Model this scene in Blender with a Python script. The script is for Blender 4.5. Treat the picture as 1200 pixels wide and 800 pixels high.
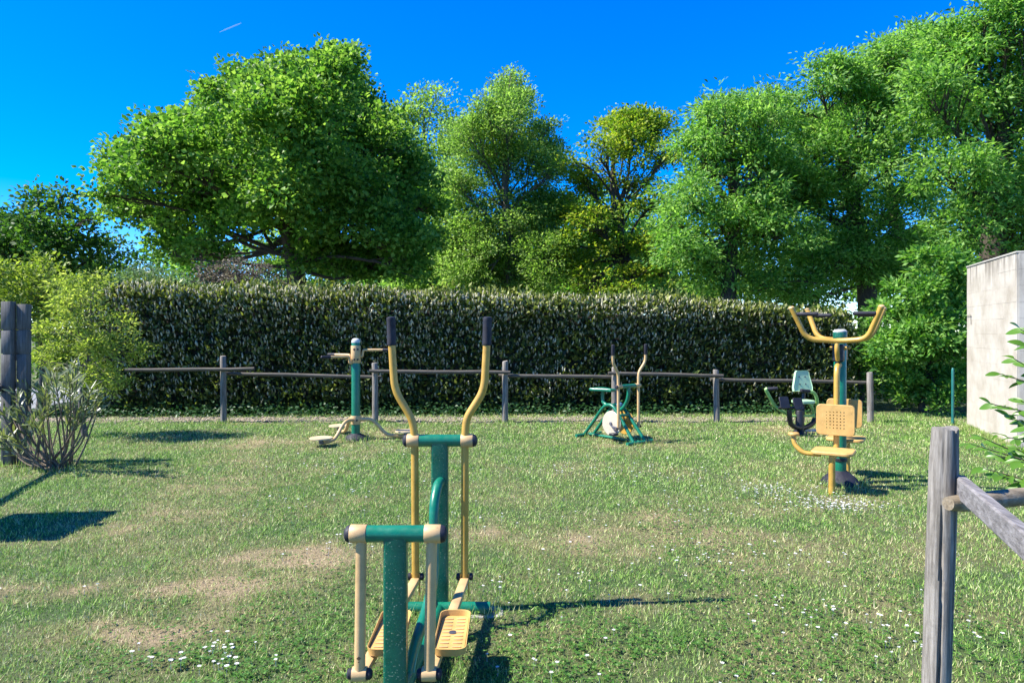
import bpy, math, random
import numpy as np
from mathutils import Vector, Matrix

R = math.radians
random.seed(7)
rng = np.random.default_rng(11)
for o in list(bpy.data.objects):
    bpy.data.objects.remove(o)
sc = bpy.context.scene
col = sc.collection

# ------------------------------------------------------------------ camera
CAM_H, F, HY = 1.5, 820.0, 388.0
cam = bpy.data.cameras.new('camera')
cam.sensor_width = 36.0
cam.lens = F / 1200 * 36.0
cam.shift_y = -(400 - HY) / 1200
cam.clip_start = 0.05
cam.clip_end = 12000
co = bpy.data.objects.new('camera', cam)
co.location = (0, 0, CAM_H)
co.rotation_euler = (R(90), 0, 0)
col.objects.link(co)
sc.camera = co

# ------------------------------------------------------------------ light
SUN_EL, SUN_AZ = 49.0, -7.0        # azimuth: degrees from -X towards +Y
world = bpy.data.worlds.new('World')
sc.world = world
world.use_nodes = True
wn = world.node_tree
wn.nodes.clear()
sky = wn.nodes.new('ShaderNodeTexSky')
sky.sky_type = 'NISHITA'
sky.sun_disc = False
sky.sun_elevation = R(SUN_EL)
sky.sun_rotation = R(-(90 - SUN_AZ))
sky.altitude = 200
sky.air_density = 0.72
sky.dust_density = 0.0
sky.ozone_density = 4.0
hs = wn.nodes.new('ShaderNodeHueSaturation')
hs.inputs['Saturation'].default_value = 1.48
hs.inputs['Hue'].default_value = 0.515
bg = wn.nodes.new('ShaderNodeBackground')
bg.inputs['Strength'].default_value = 0.15
wo = wn.nodes.new('ShaderNodeOutputWorld')
wn.links.new(sky.outputs[0], hs.inputs['Color'])
wn.links.new(hs.outputs[0], bg.inputs['Color'])
wn.links.new(bg.outputs[0], wo.inputs['Surface'])
sun = bpy.data.lights.new('sun', 'SUN')
sun.energy = 5.0
sun.angle = R(0.5)
sun.color = (1.0, 0.95, 0.86)
so = bpy.data.objects.new('sun', sun)
sd = Vector((-math.cos(R(SUN_AZ)) * math.cos(R(SUN_EL)), math.sin(R(SUN_AZ)) * math.cos(R(SUN_EL)), math.sin(R(SUN_EL))))
so.rotation_euler = sd.to_track_quat('Z', 'Y').to_euler()
so.location = (-20, 5, 25)
col.objects.link(so)
vs = sc.view_settings
vs.view_transform = 'Standard'
vs.look = 'None'
vs.exposure = 1.28
vs.gamma = 1.0
vs.use_curve_mapping = False

# ------------------------------------------------------------------ pixel helpers
def P(px, py, Y):
    return Vector(((px - 600) * Y / F, Y, CAM_H - (py - HY) * Y / F))
def G(px, py):
    Y = F * CAM_H / (py - HY)
    return Vector(((px - 600) * Y / F, Y, 0))

# ------------------------------------------------------------------ materials
def newmat(name):
    m = bpy.data.materials.new(name)
    m.use_nodes = True
    nt = m.node_tree
    nt.nodes.clear()
    out = nt.nodes.new('ShaderNodeOutputMaterial')
    b = nt.nodes.new('ShaderNodeBsdfPrincipled')
    nt.links.new(b.outputs[0], out.inputs[0])
    return m, nt, b, out

def ramp(nt, stops):
    r = nt.nodes.new('ShaderNodeValToRGB')
    e = r.color_ramp.elements
    while len(e) < len(stops):
        e.new(0.5)
    for i, (p, c) in enumerate(stops):
        e[i].position = p
        e[i].color = (*c, 1)
    return r

def noise(nt, scale, detail=4, rough=0.6, vec=None, coord='Object'):
    n = nt.nodes.new('ShaderNodeTexNoise')
    n.inputs['Scale'].default_value = scale
    n.inputs['Detail'].default_value = detail
    n.inputs['Roughness'].default_value = rough
    if vec is None:
        tc = nt.nodes.new('ShaderNodeTexCoord')
        vec = tc.outputs[coord]
    nt.links.new(vec, n.inputs['Vector'])
    return n

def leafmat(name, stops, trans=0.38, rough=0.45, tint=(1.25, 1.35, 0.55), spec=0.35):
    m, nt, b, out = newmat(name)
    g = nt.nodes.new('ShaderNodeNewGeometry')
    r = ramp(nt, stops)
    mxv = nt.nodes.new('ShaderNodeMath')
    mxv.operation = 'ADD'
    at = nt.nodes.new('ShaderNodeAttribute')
    at.attribute_name = 'dry'  # on leaves a tone shift: random per clump, painted light on the hedge
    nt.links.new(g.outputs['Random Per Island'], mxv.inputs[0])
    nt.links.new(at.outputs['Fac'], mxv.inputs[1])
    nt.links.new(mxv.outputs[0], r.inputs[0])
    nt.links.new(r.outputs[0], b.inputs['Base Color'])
    b.inputs['Roughness'].default_value = rough
    b.inputs['Specular IOR Level'].default_value = spec
    t = nt.nodes.new('ShaderNodeBsdfTranslucent')
    mul = nt.nodes.new('ShaderNodeMix')
    mul.data_type = 'RGBA'
    mul.blend_type = 'MULTIPLY'
    mul.inputs[0].default_value = 1.0
    nt.links.new(r.outputs[0], mul.inputs[6])
    mul.inputs[7].default_value = (*tint, 1)
    nt.links.new(mul.outputs[2], t.inputs[0])
    mx = nt.nodes.new('ShaderNodeMixShader')
    mx.inputs[0].default_value = trans
    nt.links.new(b.outputs[0], mx.inputs[1])
    nt.links.new(t.outputs[0], mx.inputs[2])
    nt.links.new(mx.outputs[0], out.inputs[0])
    return m

def paint(name, c, rough=0.35, wear=0.12, speck=None, metal=0.0):
    m, nt, b, out = newmat(name)
    n = noise(nt, 9, 6, 0.65)
    d = tuple(x * (1 - wear * 2.2) for x in c)
    l = tuple(min(1, x * (1 + wear) + 0.01) for x in c)
    r = ramp(nt, [(0.3, d), (0.5, c), (0.72, l)])
    nt.links.new(n.outputs[0], r.inputs[0])
    last = r.outputs[0]
    if speck:
        v = noise(nt, 140, 2, 0.5)
        sr = ramp(nt, [(0.655, (0, 0, 0)), (0.685, (1, 1, 1))])
        nt.links.new(v.outputs[0], sr.inputs[0])
        mx = nt.nodes.new('ShaderNodeMix')
        mx.data_type = 'RGBA'
        nt.links.new(sr.outputs[0], mx.inputs[0])
        nt.links.new(last, mx.inputs[6])
        mx.inputs[7].default_value = (*speck, 1)
        last = mx.outputs[2]
    ch = noise(nt, 38, 5, 0.75)
    cr = ramp(nt, [(0.66, (0, 0, 0)), (0.70, (0.8, 0.8, 0.8))])
    nt.links.new(ch.outputs[0], cr.inputs[0])
    cm = nt.nodes.new('ShaderNodeMix')
    cm.data_type = 'RGBA'
    nt.links.new(cr.outputs[0], cm.inputs[0])
    nt.links.new(last, cm.inputs[6])
    cm.inputs[7].default_value = (*[x * .35 + .03 for x in c], 1)
    last = cm.outputs[2]
    nt.links.new(last, b.inputs['Base Color'])
    n2 = noise(nt, 30, 4, 0.6)
    rr = ramp(nt, [(0.3, (rough * 0.8,) * 3), (0.7, (min(1, rough * 1.5),) * 3)])
    nt.links.new(n2.outputs[0], rr.inputs[0])
    nt.links.new(rr.outputs[0], b.inputs['Roughness'])
    b.inputs['Metallic'].default_value = metal
    bp = nt.nodes.new('ShaderNodeBump')
    bp.inputs['Strength'].default_value = 0.06
    bp.inputs['Distance'].default_value = 0.01
    nt.links.new(n2.outputs[0], bp.inputs['Height'])
    nt.links.new(bp.outputs[0], b.inputs['Normal'])
    return m

def wood(name, c1, c2, axis='Z', lichen=False, rough=0.85):
    m, nt, b, out = newmat(name)
    tc = nt.nodes.new('ShaderNodeTexCoord')
    mp = nt.nodes.new('ShaderNodeMapping')
    mp.inputs['Scale'].default_value = {'Z': (26, 26, 1.6), 'X': (1.6, 26, 26), 'Y': (26, 1.6, 26)}[axis]
    nt.links.new(tc.outputs['Object'], mp.inputs[0])
    n = noise(nt, 2.2, 8, 0.7, mp.outputs[0])
    r = ramp(nt, [(0.25, tuple(x * 0.35 for x in c1)), (0.42, c1), (0.65, c2), (0.85, tuple(min(1, x * 1.25) for x in c2))])
    nt.links.new(n.outputs[0], r.inputs[0])
    last = r.outputs[0]
    n2 = noise(nt, 7, 5, 0.7)
    mx = nt.nodes.new('ShaderNodeMix')
    mx.data_type = 'RGBA'
    sr = ramp(nt, [(0.52, (0, 0, 0)), (0.72, (0.75, 0.75, 0.75))])
    nt.links.new(n2.outputs[0], sr.inputs[0])
    nt.links.new(sr.outputs[0], mx.inputs[0])
    nt.links.new(last, mx.inputs[6])
    mx.inputs[7].default_value = (0.36, 0.36, 0.31, 1) if lichen else (*[x * 0.7 for x in c1], 1)
    nt.links.new(mx.outputs[2], b.inputs['Base Color'])
    b.inputs['Roughness'].default_value = rough
    bp = nt.nodes.new('ShaderNodeBump')
    bp.inputs['Strength'].default_value = 0.7
    bp.inputs['Distance'].default_value = 0.006
    nt.links.new(n.outputs[0], bp.inputs['Height'])
    nt.links.new(bp.outputs[0], b.inputs['Normal'])
    return m

M = {}
M['gold'] = paint('golden yellow paint', (0.47, 0.28, 0.05), 0.34)
M['tan'] = paint('faded tan paint', (0.53, 0.35, 0.16), 0.42)
M['plate'] = paint('ochre plastic plate', (0.52, 0.315, 0.095), 0.48)
M['cream'] = paint('cream plate', (0.55, 0.43, 0.25), 0.5)
M['green'] = paint('bottle green paint', (0.004, 0.105, 0.062), 0.27, 0.1, speck=(0.30, 0.36, 0.24))
M['green2'] = paint('green paint', (0.005, 0.15, 0.085), 0.3, 0.1)
M['rubber'] = paint('navy black rubber', (0.009, 0.0095, 0.018), 0.62, 0.1)
M['black'] = paint('black paint', (0.012, 0.012, 0.017), 0.4, 0.1)
M['steel'] = paint('bolt steel', (0.10, 0.10, 0.12), 0.4, 0.1, metal=0.6)
M['capgrey'] = paint('grey cap', (0.45, 0.46, 0.44), 0.45)
M['white_disc'] = paint('cream white disc', (0.46, 0.41, 0.32), 0.4, 0.05)
M['pale_green'] = paint('pale green plastic', (0.34, 0.52, 0.33), 0.45, 0.05)
M['lime'] = paint('lime green paint', (0.26, 0.48, 0.14), 0.4, 0.06)
M['teal'] = paint('teal green paint', (0.01, 0.13, 0.12), 0.4)
M['decal'] = paint('brown decal', (0.09, 0.05, 0.02), 0.6)
M['bluecap'] = paint('blue grey cap', (0.05, 0.12, 0.2), 0.4)
M['post'] = wood('weathered grey post', (0.13, 0.115, 0.095), (0.30, 0.275, 0.24), 'Z')
M['rail'] = wood('weathered grey rail', (0.055, 0.049, 0.038), (0.12, 0.106, 0.084), 'X')
M['railn'] = wood('lichen rail', (0.14, 0.11, 0.07), (0.26, 0.21, 0.14), 'X', True)
M['plank'] = wood('weathered silver plank', (0.13, 0.12, 0.115), (0.26, 0.245, 0.24), 'Y')
M['darkpost'] = wood('dark weathered board', (0.085, 0.08, 0.072), (0.17, 0.162, 0.15), 'Z')
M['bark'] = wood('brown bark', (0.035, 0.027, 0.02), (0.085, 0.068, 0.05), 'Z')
M['barkgrey'] = wood('grey bark', (0.07, 0.06, 0.05), (0.16, 0.14, 0.12), 'Z')
M['stem'] = wood('pale shrub stem', (0.10, 0.075, 0.05), (0.24, 0.19, 0.13), 'Z')

M['maple'] = leafmat('maple leaf', [(0, (0.045, 0.14, 0.016)), (0.5, (0.13, 0.29, 0.036)), (1, (0.27, 0.44, 0.085))], 0.54, 0.45, tint=(1.2, 1.2, .7), spec=0.22)
M['birch'] = leafmat('birch leaf', [(0, (0.09, 0.18, 0.03)), (0.5, (0.20, 0.34, 0.065)), (1, (0.38, 0.51, 0.15))], 0.56, 0.5, tint=(1.15, 1.3, .7), spec=0.2)
M['oakleaf'] = leafmat('young oak leaf', [(0, (0.075, 0.17, 0.015)), (0.5, (0.21, 0.33, 0.03)), (1, (0.44, 0.47, 0.07))], 0.5, 0.5, spec=0.2)
M['ash'] = leafmat('ash leaf', [(0, (0.06, 0.17, 0.026)), (0.5, (0.16, 0.345, 0.06)), (1, (0.33, 0.52, 0.15))], 0.56, 0.5, tint=(1.2, 1.3, .65), spec=0.22)
M['bush'] = leafmat('bush leaf', [(0, (0.05, 0.16, 0.025)), (0.5, (0.13, 0.30, 0.05)), (1, (0.26, 0.44, 0.11))], 0.48, 0.5, spec=.2)
M['robinia'] = leafmat('young yellow green leaf', [(0, (0.12, 0.19, 0.03)), (0.5, (0.26, 0.35, 0.06)), (1, (0.46, 0.52, 0.14))], 0.58, 0.5, tint=(1.15, 1.2, .65), spec=.2)
M['olivebush'] = leafmat('olive bush leaf', [(0, (0.09, 0.15, 0.02)), (0.5, (0.19, 0.27, 0.04)), (1, (0.34, 0.41, 0.09))], 0.45, 0.5, spec=.2)
M['darkleaf'] = leafmat('dark leaf', [(0, (0.025, 0.075, 0.015)), (0.6, (0.06, 0.15, 0.026)), (1, (0.13, 0.25, 0.05))], 0.45, 0.5, spec=.2)
M['bluebush'] = leafmat('grey green leaf', [(0, (0.07, 0.13, 0.06)), (1, (0.20, 0.30, 0.17))], 0.42)
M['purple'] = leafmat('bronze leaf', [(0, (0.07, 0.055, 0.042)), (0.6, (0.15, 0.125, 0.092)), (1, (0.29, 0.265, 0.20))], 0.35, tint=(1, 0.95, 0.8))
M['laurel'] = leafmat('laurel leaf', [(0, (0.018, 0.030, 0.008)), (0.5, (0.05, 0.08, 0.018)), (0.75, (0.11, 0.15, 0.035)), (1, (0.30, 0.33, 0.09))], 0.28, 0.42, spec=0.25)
M['spike'] = leafmat('blossom spike', [(0, (0.30, 0.28, 0.16)), (0.5, (0.58, 0.55, 0.36)), (1, (0.80, 0.77, 0.56))], 0.3, 0.7, tint=(1, 1, 0.8))
M['ivy'] = leafmat('ground ivy leaf', [(0, (0.012, 0.05, 0.015)), (1, (0.045, 0.12, 0.035))], 0.25)
M['oleander'] = leafmat('oleander leaf', [(0, (0.06, 0.09, 0.03)), (0.5, (0.16, 0.20, 0.08)), (1, (0.42, 0.42, 0.27))], 0.3, 0.35, spec=0.5)
M['shrubleaf'] = leafmat('fresh shrub leaf', [(0, (0.055, 0.15, 0.015)), (1, (0.13, 0.27, 0.03))], 0.42, 0.35, spec=0.45)
M['daisy'] = leafmat('daisy petal', [(0, (0.7, 0.7, 0.68)), (1, (0.85, 0.85, 0.85))], 0.2, 0.7, tint=(1, 1, 1))
M['clover'] = leafmat('clover leaf', [(0, (0.04, 0.12, 0.018)), (0.6, (0.08, 0.20, 0.03)), (1, (0.16, 0.29, 0.06))], 0.35)

# dryness of the lawn: brown worn patches at known spots + broad noise, shared by soil and blades
DRY = [(150, 735, .42, .17), (270, 725, .42, .16), (60, 690, .5, .18), (240, 690, .5, .2), (330, 655, .5, .25), (260, 565, .5, .22),
       (220, 600, .6, .22), (800, 620, .65, .3), (900, 595, .5, .22), (760, 700, .5, .18), (1040, 715, .25, .12), (640, 735, .3, .14),
       (700, 640, .45, .22), (1060, 650, .3, .2), (930, 640, .5, .25), (560, 620, .4, .2), (985, 570, .4, .3), (510, 740, .35, .5), (935, 507, .6, .3),
       (722, 514, .7, .45), (418, 515, .7, .5), (100, 620, .5, .3), (330, 520, .8, .5)]
def dry_np(x, y):
    x = np.asarray(x); y = np.asarray(y)
    d = np.zeros_like(x)
    for i_, (px, py, rx, ry) in enumerate(DRY):
        c = G(px, py)
        wt = 1.0 if i_ < 5 else .55
        q = ((x - c.x) / rx) ** 2 + ((y - c.y) / (ry * c.y / 3.2)) ** 2
        d = np.maximum(d, wt * np.exp(-q))
    n = (np.sin(2.1 * x + 1.3 * np.sin(1.7 * y)) * np.sin(2.6 * y + 1.1 * np.sin(2.3 * x + 1)) +
         0.6 * np.sin(5.3 * x + 2 * np.sin(3.1 * y + 2)) * np.sin(6.1 * y + 1.7 * np.sin(4.2 * x)))
    f = np.sin(17 * x + 3 * np.sin(11 * y)) * np.sin(19 * y + 3 * np.sin(13 * x)) + .7 * np.sin(41 * x + 2 * np.sin(37 * y)) * np.sin(43 * y)
    return np.clip(0.19 + 0.16 * n + .09 * np.sin(3.7 * x + 2 * np.sin(2.9 * y + 1)) * np.sin(4.9 * y + 2 * np.sin(3.3 * x)) + d * (.58 + .30 * np.sin(7.3 * x + 2.2 * np.sin(5.1 * y)) * np.sin(8.7 * y + 2 * np.sin(6.3 * x + 1))) + .13 * f * (.5 + d), 0, 1)

def attr_leaf(name, wet, dry, trans):
    m, nt, b, out = newmat(name)
    g = nt.nodes.new('ShaderNodeNewGeometry')
    a = nt.nodes.new('ShaderNodeAttribute')
    a.attribute_name = 'dry'
    rw = ramp(nt, wet)
    rd = ramp(nt, dry)
    nt.links.new(g.outputs['Random Per Island'], rw.inputs[0])
    nt.links.new(g.outputs['Random Per Island'], rd.inputs[0])
    mx = nt.nodes.new('ShaderNodeMix')
    mx.data_type = 'RGBA'
    nt.links.new(a.outputs['Fac'], mx.inputs[0])
    nt.links.new(rw.outputs[0], mx.inputs[6])
    nt.links.new(rd.outputs[0], mx.inputs[7])
    nt.links.new(mx.outputs[2], b.inputs['Base Color'])
    b.inputs['Roughness'].default_value = 0.6
    b.inputs['Specular IOR Level'].default_value = 0.25
    t = nt.nodes.new('ShaderNodeBsdfTranslucent')
    nt.links.new(mx.outputs[2], t.inputs[0])
    ms = nt.nodes.new('ShaderNodeMixShader')
    ms.inputs[0].default_value = trans
    nt.links.new(b.outputs[0], ms.inputs[1])
    nt.links.new(t.outputs[0], ms.inputs[2])
    nt.links.new(ms.outputs[0], out.inputs[0])
    return m
M['blade'] = attr_leaf('grass blade',
    [(0, (0.045, 0.12, 0.018)), (0.35, (0.17, 0.345, 0.05)), (0.72, (0.31, 0.51, 0.10)), (0.93, (0.54, 0.65, 0.25)), (1, (0.80, 0.78, 0.50))],
    [(0, (0.24, 0.19, 0.08)), (0.5, (0.54, 0.43, 0.22)), (1, (0.82, 0.71, 0.44))], 0.35)

def soilmat():
    m, nt, b, out = newmat('lawn soil')
    n = noise(nt, 0.9, 6, 0.65)
    n2 = noise(nt, 45, 6, 0.7)
    at = nt.nodes.new('ShaderNodeAttribute')
    at.attribute_name = 'dry'
    ad = nt.nodes.new('ShaderNodeMath')
    ad.operation = 'MULTIPLY_ADD'
    nt.links.new(n.outputs[0], ad.inputs[0])
    ad.inputs[1].default_value = .5
    nt.links.new(at.outputs['Fac'], ad.inputs[2])
    r = ramp(nt, [(0.35, (0.06, 0.10, 0.024)), (0.7, (0.15, 0.15, 0.055)), (1.0, (0.33, 0.25, 0.14))])
    nt.links.new(ad.outputs[0], r.inputs[0])
    r2 = ramp(nt, [(0.3, (0.35, 0.35, 0.35)), (0.7, (1.3, 1.3, 1.3))])
    nt.links.new(n2.outputs[0], r2.inputs[0])
    mx = nt.nodes.new('ShaderNodeMix')
    mx.data_type = 'RGBA'
    mx.blend_type = 'MULTIPLY'
    mx.inputs[0].default_value = 1
    nt.links.new(r.outputs[0], mx.inputs[6])
    nt.links.new(r2.outputs[0], mx.inputs[7])
    nt.links.new(mx.outputs[2], b.inputs['Base Color'])
    b.inputs['Roughness'].default_value = 0.95
    bp = nt.nodes.new('ShaderNodeBump')
    bp.inputs['Strength'].default_value = 0.8
    bp.inputs['Distance'].default_value = 0.03
    nt.links.new(n2.outputs[0], bp.inputs['Height'])
    nt.links.new(bp.outputs[0], b.inputs['Normal'])
    return m
M['soil'] = soilmat()

def roughmat(name, c1, c2, scale, bump=0.5, dist=0.01, rough=0.9):
    m, nt, b, out = newmat(name)
    n = noise(nt, scale, 8, 0.72)
    r = ramp(nt, [(0.3, c1), (0.7, c2)])
    nt.links.new(n.outputs[0], r.inputs[0])
    nt.links.new(r.outputs[0], b.inputs['Base Color'])
    b.inputs['Roughness'].default_value = rough
    bp = nt.nodes.new('ShaderNodeBump')
    bp.inputs['Strength'].default_value = bump
    bp.inputs['Distance'].default_value = dist
    nt.links.new(n.outputs[0], bp.inputs['Height'])
    nt.links.new(bp.outputs[0], b.inputs['Normal'])
    return m
M['gravel'] = roughmat('pale gravel', (0.15, 0.12, 0.08), (0.33, 0.275, 0.195), 14, 0.8, 0.02)
M['stone'] = leafmat('pebble', [(0, (0.14, 0.115, 0.08)), (1, (0.40, 0.35, 0.27))], 0.0, 0.9)
M['asphalt'] = roughmat('pale asphalt', (0.16, 0.17, 0.19), (0.24, 0.25, 0.27), 30, 0.3)
M['concrete'] = roughmat('concrete', (0.26, 0.25, 0.22), (0.42, 0.40, 0.36), 18, 0.5)

def wallmat():
    m, nt, b, out = newmat('stained cream render')
    n = noise(nt, 1.3, 6, 0.65, coord='Generated')
    tc = nt.nodes.new('ShaderNodeNewGeometry')
    mp = nt.nodes.new('ShaderNodeMapping')
    mp.inputs['Scale'].default_value = (7, 7, 0.9)
    nt.links.new(tc.outputs['Position'], mp.inputs[0])
    n2 = noise(nt, 1.2, 7, 0.7, mp.outputs[0])
    sep = nt.nodes.new('ShaderNodeSeparateXYZ')
    nt.links.new(tc.outputs['Position'], sep.inputs[0])
    mr = nt.nodes.new('ShaderNodeMapRange')
    mr.inputs[1].default_value = 2.05
    mr.inputs[2].default_value = 2.52
    nt.links.new(sep.outputs[2], mr.inputs[0])
    mul = nt.nodes.new('ShaderNodeMath')
    mul.operation = 'MULTIPLY'
    r2 = ramp(nt, [(0.46, (0, 0, 0)), (0.62, (1, 1, 1))])
    nt.links.new(n2.outputs[0], r2.inputs[0])
    nt.links.new(r2.outputs[0], mul.inputs[0])
    nt.links.new(mr.outputs[0], mul.inputs[1])
    oi = nt.nodes.new('ShaderNodeObjectInfo')
    rb = ramp(nt, [(0, (0.435, 0.40, 0.34)), (0.5, (0.445, 0.41, 0.35)), (1, (0.455, 0.42, 0.362))])
    nt.links.new(oi.outputs['Random'], rb.inputs[0])
    n3 = noise(nt, 2.2, 7, 0.7, tc.outputs['Position'])
    r3 = ramp(nt, [(0.3, (0.70, 0.67, 0.62)), (0.62, (1.06, 1.06, 1.06))])
    nt.links.new(n3.outputs[0], r3.inputs[0])
    m1 = nt.nodes.new('ShaderNodeMix')
    m1.data_type = 'RGBA'
    m1.blend_type = 'MULTIPLY'
    m1.inputs[0].default_value = 1
    nt.links.new(rb.outputs[0], m1.inputs[6])
    nt.links.new(r3.outputs[0], m1.inputs[7])
    m2 = nt.nodes.new('ShaderNodeMix')
    m2.data_type = 'RGBA'
    nt.links.new(mul.outputs[0], m2.inputs[0])
    nt.links.new(m1.outputs[2], m2.inputs[6])
    m2.inputs[7].default_value = (0.12, 0.105, 0.085, 1)
    nt.links.new(m2.outputs[2], b.inputs['Base Color'])
    b.inputs['Roughness'].default_value = 0.9
    return m
M['wall'] = wallmat()
M['mortar'] = roughmat('mortar', (0.34, 0.31, 0.265), (0.39, 0.36, 0.31), 12, 0.3)
M['contrail'], nt_, b_, o_ = newmat('contrail vapour')
b_.inputs['Base Color'].default_value = (.8, .8, .8, 1)
b_.inputs['Alpha'].default_value = .14

# ------------------------------------------------------------------ object helpers
def tag(o, label=None, cat=None, group=None, kind=None):
    if label: o['label'] = label
    if cat: o['category'] = cat
    if group: o['group'] = group
    if kind: o['kind'] = kind
    return o

def empty(name, loc, rz=0.0, label=None, cat=None, group=None):
    o = bpy.data.objects.new(name, None)
    o.empty_display_size = 0.2
    o.location = loc
    o.rotation_euler = (0, 0, rz)
    col.objects.link(o)
    return tag(o, label, cat, group)

def np_object(name, V, T, mat, parent=None, attr=None, quads=False):
    """one mesh object from numpy vertex and face arrays"""
    me = bpy.data.meshes.new(name)
    nv, nf, c = len(V), len(T), T.shape[1]
    me.vertices.add(nv)
    me.vertices.foreach_set('co', np.ascontiguousarray(V, dtype=np.float32).ravel())
    me.loops.add(nf * c)
    me.loops.foreach_set('vertex_index', np.ascontiguousarray(T, dtype=np.int32).ravel())
    me.polygons.add(nf)
    me.polygons.foreach_set('loop_start', np.arange(0, nf * c, c, dtype=np.int32))
    me.update(calc_edges=True)
    if attr is not None:
        a = me.attributes.new('dry', 'FLOAT', 'POINT')
        a.data.foreach_set('value', np.ascontiguousarray(attr, dtype=np.float32))
    me.materials.append(mat)
    o = bpy.data.objects.new(name, me)
    if parent:
        o.parent = parent
    col.objects.link(o)
    return o

class MB:
    """collects tubes, prisms and lathes; build() links them as one mesh"""
    def __init__(s, org=(0, 0, 0)):
        s.v, s.f, s.org = [], [], Vector(org)
    def add(s, vs, fs):
        n = len(s.v)
        s.v += [Vector(p) - s.org for p in vs]
        s.f += [tuple(i + n for i in f) for f in fs]
        return s
    def tube(s, pts, r, sides=12, caps=True, smooth=0):
        pts = [Vector(p) for p in pts]
        rs = list(r) if hasattr(r, '__len__') else [r] * len(pts)
        if smooth and len(pts) > 2:
            q, qr = [], []
            n = len(pts)
            for i in range(n - 1):
                p0, p1, p2, p3 = pts[max(0, i - 1)], pts[i], pts[i + 1], pts[min(n - 1, i + 2)]
                for k in range(smooth):
                    t = k / smooth
                    q.append(0.5 * ((2 * p1) + (p2 - p0) * t + (2 * p0 - 5 * p1 + 4 * p2 - p3) * t * t + (3 * p1 - p0 - 3 * p2 + p3) * t ** 3))
                    qr.append(rs[i] + (rs[i + 1] - rs[i]) * t)
            q.append(pts[-1]); qr.append(rs[-1])
            pts, rs = q, qr
        n = len(pts)
        tang = []
        for i in range(n):
            t = pts[min(i + 1, n - 1)] - pts[max(i - 1, 0)]
            tang.append(t.normalized() if t.length > 1e-9 else Vector((0, 0, 1)))
        up = Vector((0, 0, 1)) if abs(tang[0].z) < 0.9 else Vector((0, 1, 0))
        nrm = tang[0].cross(up).normalized()
        vs, fs = [], []
        for i in range(n):
            nrm = (nrm - tang[i] * nrm.dot(tang[i])).normalized()
            bn = tang[i].cross(nrm)
            for k in range(sides):
                a = 2 * math.pi * k / sides
                vs.append(pts[i] + (nrm * math.cos(a) + bn * math.sin(a)) * rs[i])
        for i in range(n - 1):
            for k in range(sides):
                a, b = i * sides + k, i * sides + (k + 1) % sides
                fs.append((a, b, b + sides, a + sides))
        if caps:
            fs.append(tuple(range(sides - 1, -1, -1)))
            fs.append(tuple((n - 1) * sides + k for k in range(sides)))
        return s.add(vs, fs)
    def bend(s, pts, r, rad=0.05, sides=12, steps=5):
        """tube with straight runs and rounded corners"""
        pts = [Vector(p) for p in pts]
        q = [pts[0]]
        for i in range(1, len(pts) - 1):
            a, b, c = pts[i - 1], pts[i], pts[i + 1]
            d1, d2 = (a - b), (c - b)
            e = min(rad, d1.length * 0.45, d2.length * 0.45)
            p1, p2 = b + d1.normalized() * e, b + d2.normalized() * e
            for k in range(steps + 1):
                t = k / steps
                q.append(p1 * (1 - t) ** 2 + b * 2 * t * (1 - t) + p2 * t * t)
        q.append(pts[-1])
        return s.tube(q, r, sides)
    def lathe(s, prof, c, axis=(0, 0, 1), sides=20):
        ax = Vector(axis).normalized()
        u = ax.orthogonal().normalized()
        w = ax.cross(u)
        c = Vector(c)
        vs, fs = [], []
        for r, z in prof:
            for k in range(sides):
                a = 2 * math.pi * k / sides
                vs.append(c + ax * z + (u * math.cos(a) + w * math.sin(a)) * r)
        n = len(prof)
        for i in range(n - 1):
            for k in range(sides):
                a, b = i * sides + k, i * sides + (k + 1) % sides
                fs.append((a, b, b + sides, a + sides))
        fs.append(tuple(range(sides - 1, -1, -1)))
        fs.append(tuple((n - 1) * sides + k for k in range(sides)))
        return s.add(vs, fs)
    def prism(s, outline, o, u, v, depth, cham=0.0):
        """outline [(a,b)] in plane o+a*u+b*v, extruded along u x v, chamfered rims"""
        o, u, v = Vector(o), Vector(u).normalized(), Vector(v).normalized()
        w = u.cross(v)
        n = len(outline)
        ca = sum(p[0] for p in outline) / n
        cb = sum(p[1] for p in outline) / n
        rings = [(0, cham), (cham, 0), (depth - cham, 0), (depth, cham)] if cham else [(0, 0), (depth, 0)]
        vs, fs = [], []
        for d, ins in rings:
            for a, b in outline:
                L = math.hypot(a - ca, b - cb) or 1
                q = max(0, 1 - ins / L)
                vs.append(o + u * (ca + (a - ca) * q) + v * (cb + (b - cb) * q) + w * d)
        for i in range(len(rings) - 1):
            for k in range(n):
                a, b = i * n + k, i * n + (k + 1) % n
                fs.append((a, b, b + n, a + n))
        fs.append(tuple(range(n - 1, -1, -1)))
        fs.append(tuple((len(rings) - 1) * n + k for k in range(n)))
        return s.add(vs, fs)
    def box(s, c, size, cham=0.006):
        x, y, z = size
        c = Vector(c)
        return s.prism(rrect(x, y, min(cham * 1.5, x * .3, y * .3), 2), c - Vector((0, 0, z / 2)), (1, 0, 0), (0, 1, 0), z, cham)
    def build(s, name, mat, parent=None, smooth=True, label=None):
        me = bpy.data.meshes.new(name)
        me.from_pydata([tuple(p) for p in s.v], [], s.f)
        me.update()
        if smooth:
            me.polygons.foreach_set('use_smooth', [True] * len(me.polygons))
            me.set_sharp_from_angle(angle=R(38))
        me.materials.append(mat)
        o = bpy.data.objects.new(name, me)
        if parent:
            o.parent = parent
        col.objects.link(o)
        if label:
            o['label'] = label
        return o

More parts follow.
